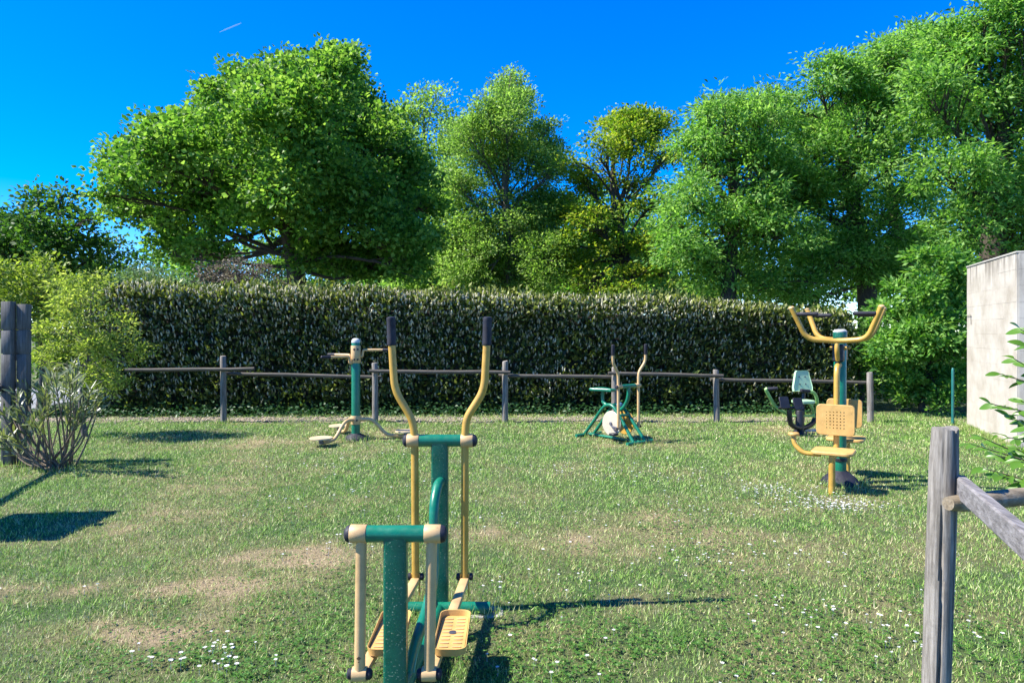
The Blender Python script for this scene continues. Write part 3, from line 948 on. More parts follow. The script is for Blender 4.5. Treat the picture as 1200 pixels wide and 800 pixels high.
tree('dark_tree', 'dark green open-crowned tree at the far left beyond the yellow bush', 23, 55,
     [(60, 250, 26), (25, 262, 24), (92, 280, 26), (108, 305, 24), (55, 295, 40), (5, 295, 32), (-40, 275, 40), (45, 232, 14), (72, 228, 12), (100, 258, 14), (120, 330, 22), (60, 340, 40), (10, 340, 40)],
     M['darkleaf'], M['bark'], (.17, .11), dens=7, per=13, clr=.25, gap=-.25, trunk_r=.2, spread=.8)
tree('young_robinia', 'young yellow-green tree with thin grey stem beside the slatted posts', 9.9, 101,
     [(96, 348, 15), (128, 388, 17), (90, 386, 22), (150, 424, 11), (76, 356, 14), (120, 440, 15), (152, 398, 9), (70, 412, 18), (84, 368, 18), (112, 362, 11),
      (130, 366, 9), (162, 412, 7), (140, 452, 9), (104, 416, 20), (94, 450, 12), (56, 388, 12), (112, 332, 8), (50, 424, 12), (88, 330, 7), (120, 405, 16), (146, 378, 7), (128, 462, 7), (66, 338, 8)],
     M['robinia'], M['barkgrey'], (.06, .024), dens=36, per=24, clr=.085, gap=-.4, trunk_r=.035, spread=.7, droop=.25)
for lab, dd, cx_, mat_, yy in (('low bramble thicket in deep shade behind the thin teal post', 14.6, 1105, 'darkleaf', 440), ('bramble mound beyond the last fence post, before the ash trunks', 16.5, 1030, 'ash', 425),
                              ('tangled bramble mound behind the right end of the hedge', 15.6, 960, 'darkleaf', 405), ('bramble growing along the back of the cream wall', 14.0, 1175, 'ash', 400),
                              ('yellow-green bush filling the space behind the notched timber posts', 13.4, 45, 'olivebush', 345), ('dark green bush between the hedge corner and the young tree', 14.6, 100, 'darkleaf', 395), ('olive green bush at the roadside behind the rail of the notched posts', 12.6, -20, 'olivebush', 350)):
    tree('bramble_bush' if cx_ > 500 else 'garden_bush', lab, dd, cx_,
         [(cx_, yy, 34), (cx_ - 36, yy + 12, 28), (cx_ + 34, yy + 12, 28), (cx_ - 20, yy + 38, 26), (cx_ + 24, yy + 38, 26), (cx_ - 46, yy + 40, 20), (cx_ + 48, yy + 42, 20), (cx_ + 10, yy - 24, 22), (cx_ - 26, yy - 20, 20)],
         M[mat_], M['barkgrey'], (.09, .05), dens=16, per=10, clr=.14, gap=-.5, trunk_r=.05, cat='bush', spread=.5, twigs=20)
# background wood closing the gaps between the trunks
BW = [(420, 44), (470, 40), (660, 42), (715, 38), (800, 40), (880, 34), (960, 36), (1060, 30), (1150, 28), (130, 40), (540, 46), (600, 50), (760, 48), (230, 42), (330, 46), (20, 36), (705, 33), (745, 35), (660, 34), (500, 31), (505, 28)]
BL = ['maple trunk', 'pale tree', 'birch', 'oak', 'first ash', 'trailing ash', 'middle ash', 'tallest ash', 'block wall', 'dark tree', 'birch foot', 'olive birch', 'oak trunk', 'bronze shrub', 'maple crown', 'slatted posts']
for i, (px, dd) in enumerate(BW):
    h = random.uniform(-10, 14) if i < 16 else (-34 if i < 19 else 4)
    mats = (M['darkleaf'], M['ash'], M['birch'])
    tree('thicket_bush', ('dark green', 'fresh green', 'pale olive')[i % 3] + ' thicket bush far behind the hedge, closing the gaps between tree trunks', dd, px,
         [(px, 285 + h, 28), (px - 30, 312 + h, 30), (px + 30, 308 + h, 30), (px, 330, 36), (px, 355, 34), (px - 38, 350, 28), (px + 38, 350, 28)],
         mats[i % 3], M['bark'], (.22, .14), dens=3.2, per=12, clr=.32, gap=-.5, trunk_r=.12, cat='bush', group='thicket bushes behind the hedge', spread=.5, extra=.1, twigs=6)

# ------------------------------------------------------------------ back fence
def back_fence():
    root = empty('post_and_rail_fence', (0, 11.5, 0), 0, 'weathered grey post and rail fence standing along the path before the hedge', 'fence')
    org = (0, 11.5, 0)
    Y0 = 11.5
    posts = [(262, 417), (440, 425), (592, 423), (720, 430), (840, 433), (1020, 436)]
    for px, top in posts:
        b = P(px, 388, Y0); z = P(px, top, Y0).z
        m = MB(org)
        r = .05
        lean = random.uniform(-.015, .015)
        pr = [(b.x, Y0, -.06)] + [(b.x + lean * t + random.uniform(-.003, .003), Y0 + random.uniform(-.003, .003), z * t) for t in (.25, .5, .75, .985, 1.0)]
        m.tube(pr, [r * 1.05, r, r * .98, r * .97, r * .95, r * .82], 12)
        m.build('post', M['post'], root)
    rails = [(150, 433, 300, 432, -.075), (262, 438, 446, 442, .075), (434, 434.5, 598, 436, -.075), (584, 440.5, 726, 442, .075), (712, 436.5, 846, 440, -.075), (834, 445, 1026, 448.5, .075)]
    for x0, y0, x1, y1, dy in rails:
        a, b = P(x0, y0, Y0), P(x1, y1, Y0)
        a.y += dy; b.y += dy
        m = MB(org)
        pts = [a.lerp(b, t) + Vector((0, random.uniform(-.004, .004), random.uniform(-.006, .006))) for t in (0, .2, .4, .6, .8, 1)]
        m.tube(pts, [.028, .031, .032, .031, .03, .028], 10)
        m.build('rail', M['rail'], root)
back_fence()

# ------------------------------------------------------------------ near fence on the right
def near_fence():
    org = Vector((1.69, 2.8, 0))
    root = empty('corner_fence', org, 0, 'split weathered corner post with lichened round rail and silver plank', 'fence')
    # main post: log with an open drying crack
    def log(name, base, top, r, notch_a, mat):
        m = MB(org)
        n = 72
        rings = 9
        vs, fs = [], []
        base, top = Vector(base), Vector(top)
        for i in range(rings):
            t = i / (rings - 1)
            c = base.lerp(top, t)
            for k in range(n):
                a = 2 * math.pi * k / n
                rr = r * (1 + .025 * math.sin(3 * a + 1) + .02 * math.sin(5 * a + 4 * t))
                if i == rings - 1:
                    rr *= .9
                for na, dp in ((notch_a + .12 * math.sin(t * 4), .55 if t > .55 else .35), (notch_a - 1.0 + .1 * math.sin(t * 6), .28 if t < .75 else .05)):
                    d = abs((a - na + math.pi) % (2 * math.pi) - math.pi)
                    if d < .10:
                        rr *= (1 - dp)
                vs.append(c + Vector((math.cos(a) * rr, math.sin(a) * rr, 0)) + Vector((0, 0, .006 * math.sin(a * 2 + 1) if i == rings - 1 else 0)))
        for i in range(rings - 1):
            for k in range(n):
                a, b = i * n + k, i * n + (k + 1) % n
                fs.append((a, b, b + n, a + n))
        c0 = len(vs)
        vs.append(top + Vector((0, 0, .004)))
        for k in range(n):
            fs.append(((rings - 1) * n + k, (rings - 1) * n + (k + 1) % n, c0))
        m.add(vs, fs)
        return m.build(name, mat, root)
    b = P(1096, 830, 2.8); t = P(1107.5, 501, 2.8)
    log('post', (b.x, 2.8, -.08), (t.x, 2.8, t.z), .052, R(-62), M['post'])
    log('post', (1.15, 1.2, -.08), (1.16, 1.2, 1.02), .05, R(-50), M['post'])
    log('post', (4.1, 3.62, -.08), (4.1, 3.62, 1.05), .05, R(-50), M['post'])
    m = MB(org)
    A = P(1111, 591, 2.715); B = Vector((4.1, 3.54, .80))
    pts = [A.lerp(B, q) + Vector((0, 0, random.uniform(-.006, .006))) for q in (0, .03, .15, .3, .5, .75, 1)]
    m.tube(pts, [.026, .034, .036, .035, .036, .035, .036], 14)
    m.build('rail', M['railn'], root)
    m = MB(org)
    a = Vector((1.785, 2.79, .888)); c = Vector((1.225, 1.21, .845))
    u = (c - a).normalized()
    side = u.cross(Vector((0, 0, 1))).normalized()
    v = side.cross(u)
    L = (c - a).length
    ol = [(-.02, -.04), (.02, -.041), (.022, -.036), (.021, .034), (.014, .041), (-.016, .039), (-.021, .032), (-.022, -.034)]
    m.prism(ol, a, side, v, -L, 0)
    m.build('plank', M['plank'], root, False)
near_fence()

# ------------------------------------------------------------------ left: slatted posts, rail and a board casting its shadow
def left_things():
    org = Vector((-5.62, 7.9, 0))
    root = empty('slatted_post_fence', org, 0, 'pair of tall dark grey notched timber posts with a rail behind the shrub', 'fence')
    for px, top in ((10, 352), (24, 355)):
        c = P(px, 388, 7.9); z = P(px, top, 7.9).z
        m = MB(org)
        z0 = -.05
        cuts = [.84, 1.25, 1.52, z]
        for zc in cuts:
            m.prism(rrect(.118, .09, .01, 2), (c.x, 7.9 + (px - 10) * .004, z0), (1, 0, 0), (0, 1, 0), zc - z0 - .012, .004)
            m.prism(rrect(.096, .07, .006, 2), (c.x + .006, 7.9 + (px - 10) * .004, zc - .03), (1, 0, 0), (0, 1, 0), .03 if zc != z else .012, 0)
            z0 = zc
        m.build('post', M['darkpost'], root)
    m = MB(org)
    m.tube([(-5.6, 7.98, .9), (-6.4, 8.02, .91), (-8.2, 8.1, .88)], .042, 10)
    m.build('rail', M['rail'], root)
    m = MB(org)
    m.tube([(-5.76, 7.88, .86), (-5.5, 7.0, .84), (-5.15, 6.0, .8), (-4.95, 5.45, .8)], .04, 10)
    m.build('rail', M['rail'], root)
    m = MB(org)
    m.tube([(-8.2, 8.02, -.05), (-8.2, 8.02, 1.05)], .05, 12)
    m.build('post', M['post'], root)
    org = Vector((-4.78, 5.26, 0))
    root = empty('notice_board', org, 0, 'wooden notice board on a post just beside the lawn', 'sign')
    m = MB(org)
    m.box((-4.78, 5.24, .90), (.09, .09, 1.86))
    m.build('post', M['darkpost'], root)
    m = MB(org)
    m.box((-4.71, 5.26, 1.2), (.03, .84, .95))
    m.build('board', M['darkpost'], root)
left_things()

# thin green post by the wall
m = MB()
gp = G(1116.5, 498)
m.lathe([(.021, -.03), (.021, .86), (.018, .9), (.008, .915)], (gp.x, gp.y, 0), sides=12)
tag(m.build('marker_post', M['teal']), 'thin teal green metal post standing near the cream wall', 'post')

# ------------------------------------------------------------------ cream block wall
def block_wall():
    A = Vector((6.47, 8.95, 0)); B = Vector((7.2, 11.05, 0))
    u = (B - A).normalized()
    L = (B - A).length
    ang = math.atan2(u.y, u.x)
    root = empty('block_wall', A, ang, 'cream rendered concrete block wall with dark streaks under its top', 'wall')
    H = 2.5
    bl, bh, th = .5, .2083, .2
    # local x along the long face, local +y faces the lawn
    core = MB()
    core.box((L / 2 - .006, -.2385, H / 2 - .01), (L + .010, .502, H - .02), .001)
    core.build('core', M['wall'], root, False)
    cache = {}
    def block(x0, x1, z0, face):
        w = round(x1 - x0 - .003, 4)
        key = (w, face)
        if key not in cache:
            mm = MB()
            if face == 0:
                mm.prism(rrect(w, bh - .003, .003, 1), (0, .014, 0), (1, 0, 0), (0, 0, 1), .02, .002)
            else:
                mm.prism(rrect(w, bh - .003, .003, 1), (0, 0, 0), (0, 1, 0), (0, 0, 1), .02, .002)
            o = mm.build('block', M['wall'], root, False)
            cache[key] = o
        else:
            o = cache[key].copy()
            col.objects.link(o)
        if face == 0:
            o.location = ((x0 + x1) / 2, random.uniform(-.001, .001), z0 + bh / 2)
        else:
            o.location = (-.0145 + random.uniform(-.001, .001), (x0 + x1) / 2, z0 + bh / 2)
    for j in range(12):
        z0 = j * bh
        e = [0.0]
        x = bl * (.5 if j % 2 else 1)
        while x < L - .05:
            e.append(x); x += bl
        e.append(L)
        for q in range(len(e) - 1):
            block(e[q], e[q + 1], z0, 0)
        block(-.49, -.005, z0, 1)
    cp = MB()
    cp.box((L / 2, -.24, H + .012), (L + .03, .53, .024), .006)
    cp.build('coping', M['concrete'], root)
    w = MB()
    w.tube([(L + .06, .03, 1.74), (L - .28, .03, 1.745), (L - .29, .03, 1.6)], .004, 6)
    w.build('wire', M['black'], root)
block_wall()

# ------------------------------------------------------------------ cross trainer (foreground)
def cross_trainer():
    YR, YF = 3.75, 2.72
    xr, xf = -.386, -.452
    org = Vector(((xr + xf) / 2, (YR + YF) / 2, 0))
    root = empty('cross_trainer', org, 0, 'green and golden yellow outdoor cross trainer with long upright handles and pedals', 'exercise machine')
    def mb(): return MB(org)
    def rect_post(x, y, z1, name):
        m = mb()
        m.prism(rrect(.09, .06, .012, 4), (x, y, -.02), (1, 0, 0), (0, 1, 0), z1 + .02)
        m.build(name, M['green'], root)
    zR = P(0, 516, YR).z
    zF = P(0, 625, YF).z
    rect_post(xr, YR, zR - .01, 'rear_post')
    rect_post(xf, YF, zF - .01, 'front_post')
    for (x, y, z, hw) in ((xr, YR, zR, .192), (xf, YF, zF, .192)):
        m = mb(); m.tube([(x - .115, y, z), (x + .115, y, z)], .0325, 20)
        bar = m.build('cross_bar', M['green2'], root)
        for s in (-1, 1):
            m = mb(); m.lathe([(.034, 0), (.0355, .002), (.0355, .062), (.034, .064)], (x + s * .112, y, z), (s, 0, 0), 20)
            m.build('collar', M['tan'], root)
            m = mb(); m.lathe([(.0335, 0), (.0335, .005), (.029, .016), (.016, .023), (.004, .025)], (x + s * .176, y, z), (s, 0, 0), 20)
            m.build('end_cap', M['rubber'], root)
    # long rear levers with grips
    zp = .165
    for s, pts in ((-1, [(487, 681), (486, 509), (482.5, 490), (462.5, 457), (459, 402)]), (1, [(544.5, 681), (545, 509), (546.5, 490), (567.5, 457), (570.5, 402)])):
        q = [P(a, b, YR) for a, b in pts]
        q = [q[0] + Vector((0, 0, .02)), q[1], q[2], q[3], q[4]]
        m = mb(); m.bend(q, .0205, .06, 14)
        lev = m.build('lever', M['gold'], root)
        g0 = q[-1]; g1 = P(458.3 if s < 0 else 571.5, 371, YR)
        m = mb()
        d = (g1 - g0).normalized(); L = (g1 - g0).length
        m.lathe([(.0215, -.012), (.0245, -.010), (.0255, -.004), (.0245, .004), (.0245, L - .02), (.0255, L - .014), (.024, L - .004), (.014, L)], g0, d, 16)
        m.build('grip', M['rubber'], lev)
        # fork and pivot at the lower end
        x = q[0].x
        for t in (-1, 1):
            m = mb(); m.prism(rrect(.006, .12, .0029, 3), (x + t * .021, YR - .012, zp - .02), (1, 0, 0), (0, 0, 1), -.026)
            m.build('fork_plate', M['gold'], lev)
            m = mb(); m.lathe([(.019, 0), (.019, .012), (.014, .018), (.003, .02)], (x + t * .026, YR, zp + .022), (t, 0, 0), 14)
            m.build('pivot_cap', M['rubber'], lev)
    # short front links
    piv = []
    for s, tx, bx in ((-1, 423.5, 421.5), (1, 506, 503)):
        a = P(tx, 632, YF); b = P(bx, 789, YF)
        m = mb(); m.tube([b, b.lerp(a, .5), a], .0215, 16)
        lk = m.build('link_arm', M['tan'], root)
        piv.append(b)
        for t in (-1, 1):
            m = mb(); m.lathe([(.021, 0), (.021, .014), (.015, .021), (.003, .023)], b + Vector((t * .027, 0, 0)), (t, 0, 0), 14)
            m.build('pivot_cap', M['rubber'], lk)
        m = mb(); m.lathe([(.027, -.028), (.028, -.02), (.028, .02), (.027, .028)], b, (1, 0, 0), 16)
        m.build('pivot_hub', M['tan'], lk)
        if s < 0:
            c = P(421.8, 768, YF) + Vector((0, -.0222, 0))
            m = mb(); m.prism([(-.009, 0), (0, -.008), (.009, 0), (0, .008)], c, (1, 0, 0), (0, 0, 1), .0008)
            m.prism(rrect(.006, .004, .001, 1), c + Vector((0, 0, -.014)), (1, 0, 0), (0, 0, 1), .0008)
            m.build('emblem', M['decal'], lk)
    # beams with footplates
    for i, (rx, tray) in enumerate(((P(487, 681, YR).x, -.525), (P(544.5, 681, YR).x, -.256))):
        a = Vector((rx, YR - .015, zp + .005)); b = piv[i] + Vector((0, .012, -.012))
        d = (b - a); L = d.length; d.normalize()
        side = Vector((0, 0, 1)).cross(d).normalized()
        upv = d.cross(side)
        m = mb(); m.prism(rrect(.046, .03, .006, 2), a, side, upv, L)
        bm_ = m.build('pedal_beam', M['tan'], root)
        # footplate tray: floor with raised rim, worn slots
        yc = 3.02
        zc = zp + .04
        m = mb()
        out = rrect(.122, .36, .035, 5)
        m.prism(out, (tray, yc, zc - .018), (1, 0, 0), (0, 1, 0), .014, .002)
        n = len(out)
        vs = []
        for q, z in ((1.0, -.018), (1.07, .008), (1.12, .009), (1.04, -.022)):
            vs += [(tray + p[0] * q, yc + p[1] * (1 + (q - 1) * .4), zc + z + (.012 if p[1] > .1 and z > 0 else 0)) for p in out]
        fs = [(r_ * n + k, r_ * n + (k + 1) % n, (r_ + 1) * n + (k + 1) % n, (r_ + 1) * n + k) for r_ in range(3) for k in range(n)]
        m.add(vs, fs)
        ft = m.build('footplate', M['plate'], root)
        m = mb()
        for j in range(9):
            for c_ in (-1, 1):
                m.prism(rrect(.038, .009, .004, 2), (tray + c_ * .027, yc - .14 + j * .035, zc - .004), (1, 0, 0), (0, 1, 0), .0035)
        tag(m.build('tread_ribs', M['tan'], ft), kind='stuff')
        m = mb(); m.lathe([(.017, 0), (.017, .003), (.013, .004)], (tray, yc, zc - .004), sides=14)
        m.build('bolt', M['steel'], ft)
        m = mb(); m.box((tray, yc, zp + .017), (.05, .2, .012)); m.build('mount', M['steel'], ft)
    # base: transverse tubes, spine and curved brace
    for (x, y, hw) in ((xr, YR - .03, .27), (xf, YF, .27)):
        m = mb(); m.tube([(x - hw, y, .032), (x + hw, y, .032)], .031, 18)
        m.build('base_tube', M['green2'], root)
    m = mb()
    m.tube([(xr, YR - .03, .03), (xf, YF, .03)], .028, 14)
    m.build('spine_tube', M['green2'], root)
    m = mb()
    m.tube([(xr + .005, YR - .03, .70), (xr - .002, YR - .11, .69), (xr - .010, YR - .19, .60), (xr - .004, YR - .23, .42), (xr - .004, YR - .29, .28), (xr - .02, YR - .42, .18), (xr - .04, YR - .62, .12), (xr - .05, YR - .74, .06), (xr - .05, YR - .78, .02)], .026, 14, True, 6)
    m.build('curved_brace', M['green2'], root)
    m = MB()
    m.prism(rrect(.44, .16, .05, 3), (xr + .12, YR - .01, -.02), (1, 0, 0), (0, 1, 0), .026, .004)
    tag(m.build('concrete_footing', M['concrete']), 'small concrete footing under the rear post of the cross trainer', 'footing')
cross_trainer()

# ------------------------------------------------------------------ waist twister
def twister():
    o = G(417, 514.5)
    root = empty('twister', o, R(3), 'green post waist twister with three tan arms and round foot discs', 'exercise machine')
    def mb(): return MB()
    m = mb(); m.lathe([(.058, -.02), (.06, 0), (.06, .34), (.06, 1.34), (.058, 1.345)], (0, 0, 0), sides=24); m.build('pole', M['green2'], root)
    m = mb(); m.lathe([(.062, 0), (.062, .02), (.054, .042), (.035, .058), (.01, .064)], (0, 0, 1.34), sides=24); m.build('top_cap', M['capgrey'], root)
    m = mb(); m.lathe([(.17, 0), (.165, .015), (.13, .05), (.075, .075), (.063, .085)], (0, 0, 0), sides=28); m.build('base_skirt', M['rubber'], root)
    m = mb(); m.lathe([(.066, 0), (.068, .004), (.068, .236), (.066, .24)], (0, 0, 1.06), sides=24); uc = m.build('upper_collar', M['tan'], root)
    m = mb(); m.lathe([(.066, 0), (.068, .004), (.068, .116), (.066, .12)], (0, 0, .21), sides=24); lc = m.build('lower_collar', M['tan'], root)
    for a, zz in ((-100, 1.25), (-100, 1.11), (-60, 1.25), (-60, 1.11), (-70, .27)):
        m = mb(); d = Vector((math.cos(R(a)), math.sin(R(a)), 0))
        m.lathe([(.014, 0), (.014, .008), (.008, .012)], Vector((0, 0, zz)) + d * .067, d, 12)
        m.build('bolt', M['rubber'], uc if zz > 1 else lc)
    for ang, zz in ((0, 1.24), (150, 1.17), (214, 1.15)):
        d = Vector((math.cos(R(ang)), math.sin(R(ang)), 0))
        m = mb()
        m.bend([d * .06 + Vector((0, 0, zz - .09)), d * .09 + Vector((0, 0, zz - .09)), d * .10 + Vector((0, 0, zz)), d * .42 + Vector((0, 0, zz))], .018, .03, 10)
        ar = m.build('arm', M['tan'], root)
        m = mb(); m.lathe([(.02, 0), (.021, .004), (.021, .125), (.012, .135)], d * .37 + Vector((0, 0, zz)), d, 12)
        m.build('grip', M['rubber'], ar)
    for ang in (0, 120, 240):
        d = Vector((math.cos(R(ang)), math.sin(R(ang)), 0))
        m = mb()
        m.tube([d * .06 + Vector((0, 0, .275)), d * .18 + Vector((0, 0, .275)), d * .27 + Vector((0, 0, .23)), d * .40 + Vector((0, 0, .09)), d * .50 + Vector((0, 0, .05)), d * .70 + Vector((0, 0, .045))], .024, 12, True, 5)
        m.build('foot_arm', M['tan'], root)
        m = mb(); m.lathe([(.03, .04), (.03, .10)], d * .69, sides=14); m.build('disc_pivot', M['steel'], root)
        m = mb(); m.lathe([(.13, .098), (.148, .101), (.15, .112), (.146, .12), (.135, .117), (.02, .116)], d * .69, sides=32)
        m.build('foot_disc', M['cream'], root)
twister()

# ------------------------------------------------------------------ exercise bike with moving handles
def bike():
    root = empty('exercise_bike', (1.4, 9.67, 0), R(38.5), 'green exercise bike with cream wheel disc and two tan swinging handles', 'exercise machine')
    def mb(): return MB()
    for y in (.48, -.48):
        m = mb(); m.tube([(-.25, y, .024), (.25, y, .024)], .024, 12); m.build('base_tube', M['green2'], root)
    for s in (-1, 1):
        m = mb()
        m.tube([(s * .1, .47, .03), (s * .095, .30, .22), (s * .09, .12, .43), (s * .085, .03, .485), (s * .085, -.07, .475), (s * .09, -.17, .38), (s * .1, -.33, .20), (s * .115, -.47, .03)], .023, 12, True, 5)
        m.build('frame_hoop', M['green2'], root)
    for y_, z_ in ((0, .48), (-.2, .36)):
        m = mb(); m.tube([(-.088, y_, z_), (.088, y_, z_)], .02, 10); m.build('cross_tube', M['green2'], root)
    m = mb(); m.tube([(0, .10, .46), (0, .2, .52), (0, .2, .67)], .025, 12, True, 4); m.build('seat_post', M['green2'], root)
    m = mb()
    sad = [(-.05, -.2), (.05, -.2), (.075, -.08), (.13, .06), (.14, .13), (.10, .17), (-.10, .17), (-.14, .13), (-.13, .06), (-.075, -.08)]
    m.prism(sad, (0, .2, .662), (1, 0, 0), (0, 1, 0), .04, .012); m.build('saddle', M['green2'], root)
    m = mb(); m.tube([(0, -.05, .43), (0, -.16, .44), (0, -.25, .55), (0, -.28, .66), (0, -.28, .75)], .026, 12, True, 5); m.build('stem', M['green2'], root)
    m = mb(); m.lathe([(.045, 0), (.045, .03), (.03, .05), (.01, .056)], (.02, -.1, .47), sides=16); m.build('hub_cap', M['bluecap'], root)
    m = mb(); m.tube([(-.14, -.28, .76), (.14, -.28, .76)], .027, 14); m.build('cross_bar', M['green2'], root)
    for s in (-1, 1):
        m = mb(); m.lathe([(.028, 0), (.03, .003), (.03, .09), (.028, .093)], (s * .137, -.28, .76), (s, 0, 0), 14); m.build('collar', M['tan'], root)
        m = mb(); m.lathe([(.027, 0), (.022, .012), (.004, .018)], (s * .23, -.28, .76), (s, 0, 0), 12); m.build('end_cap', M['rubber'], root)
        m = mb()
        m.bend([(s * .2, -.28, .19), (s * .2, -.28, .80), (s * .205, -.28, .94), (s * .32, -.295, 1.08), (s * .325, -.3, 1.19)], .0195, .05, 12)
        lv = m.build('lever', M['tan'], root)
        m = mb(); m.lathe([(.023, 0), (.024, .003), (.024, .135), (.012, .145)], (s * .325, -.3, 1.18), (0, 0, 1), 12); m.build('grip', M['rubber'], lv)
        m = mb(); m.lathe([(.022, 0), (.022, .012), (.006, .018)], (s * .222, -.28, .2), (s, 0, 0), 12); m.build('pivot_cap', M['rubber'], lv)
        m = mb(); m.tube([(s * .2, -.28, .2), (s * .19, -.16, .215)], .014, 8); m.build('link_rod', M['steel'], lv)
        # disc, crank and pedal
        m = mb(); m.lathe([(.05, -.006), (.165, -.006), (.172, 0), (.165, .008), (.03, .012)], (s * .13, -.09, .245), (s, 0, 0), 36)
        m.build('wheel_disc', M['white_disc'] if s < 0 else M['gold'], root)
        m = mb(); m.lathe([(.024, 0), (.024, .01), (.012, .016)], (s * .142, -.09, .245), (s, 0, 0), 12); m.build('axle_cap', M['steel'], root)
        m = mb(); m.tube([(s * .155, -.09, .245), (s * .155, -.09 + s * .11, .245 - .11 * (1 if s < 0 else -.2))], .012, 8); m.build('crank', M['steel'], root)
        m = mb(); m.box((s * .215, -.09 + s * .12, .245 - .125 * (1 if s < 0 else -.2)), (.10, .09, .03)); m.build('pedal', M['black'], root)
    m = mb(); m.tube([(-.13, -.09, .245), (.13, -.09, .245)], .02, 10); m.build('axle', M['steel'], root)
    m = mb(); m.tube([(0, .47, .03), (0, -.47, .03)], .02, 10); m.build('spine_tube', M['green2'], root)
bike()

# ------------------------------------------------------------------ double chest press
def perforated(w, h, r, t, nx, ny, hr, pitch):
    """rounded panel with real round holes; local x right, z up, thickness along y"""
    vs, fs = [], []
    gw, gh = nx * pitch, ny * pitch
    def V(x, y, z):
        vs.append((x, y, z)); return len(vs) - 1
    for side, y in ((0, -t / 2), (1, t / 2)):
        def F_(idx):
            fs.append(tuple(idx) if side == 0 else tuple(reversed(idx)))
        for i in range(nx):
            for j in range(ny):
                cx, cz = -gw / 2 + (i + .5) * pitch, -gh / 2 + (j + .5) * pitch
                sq = [V(cx + a * pitch / 2, y, cz + b * pitch / 2) for a, b in ((1, 0), (1, 1), (0, 1), (-1, 1), (-1, 0), (-1, -1), (0, -1), (1, -1))]
                oc = [V(cx + hr * math.cos(R(45 * k)), y, cz + hr * math.sin(R(45 * k))) for k in range(8)]
                for k in range(8):
                    F_((sq[k], sq[(k + 1) % 8], oc[(k + 1) % 8], oc[k]))
                if side == 0:
                    ob = [V(cx + hr * math.cos(R(45 * k)), t / 2, cz + hr * math.sin(R(45 * k))) for k in range(8)]
                    for k in range(8):
                        fs.append((oc[k], oc[(k + 1) % 8], ob[(k + 1) % 8], ob[k]))
        ol = rrect(w - .008, h - .008, r, 5)
        a = [V(x, y, z) for x, z in ol]
        b = [V(max(-gw / 2, min(gw / 2, x)), y, max(-gh / 2, min(gh / 2, z))) for x, z in ol]
        n = len(ol)
        for k in range(n):
            F_((a[k], a[(k + 1) % n], b[(k + 1) % n], b[k]))
    ol = rrect(w - .008, h - .008, r, 5); o2 = rrect(w, h, r, 5)
    n = len(ol)
    rings = [[V(x, y, z) for x, z in q] for q, y in ((ol, -t / 2), (o2, -t / 2 + .004), (o2, t / 2 - .004), (ol, t / 2))]
    for q in range(3):
        for k in range(n):
            fs.append((rings[q][(k + 1) % n], rings[q][k], rings[q + 1][k], rings[q + 1][(k + 1) % n]))
    return vs, fs

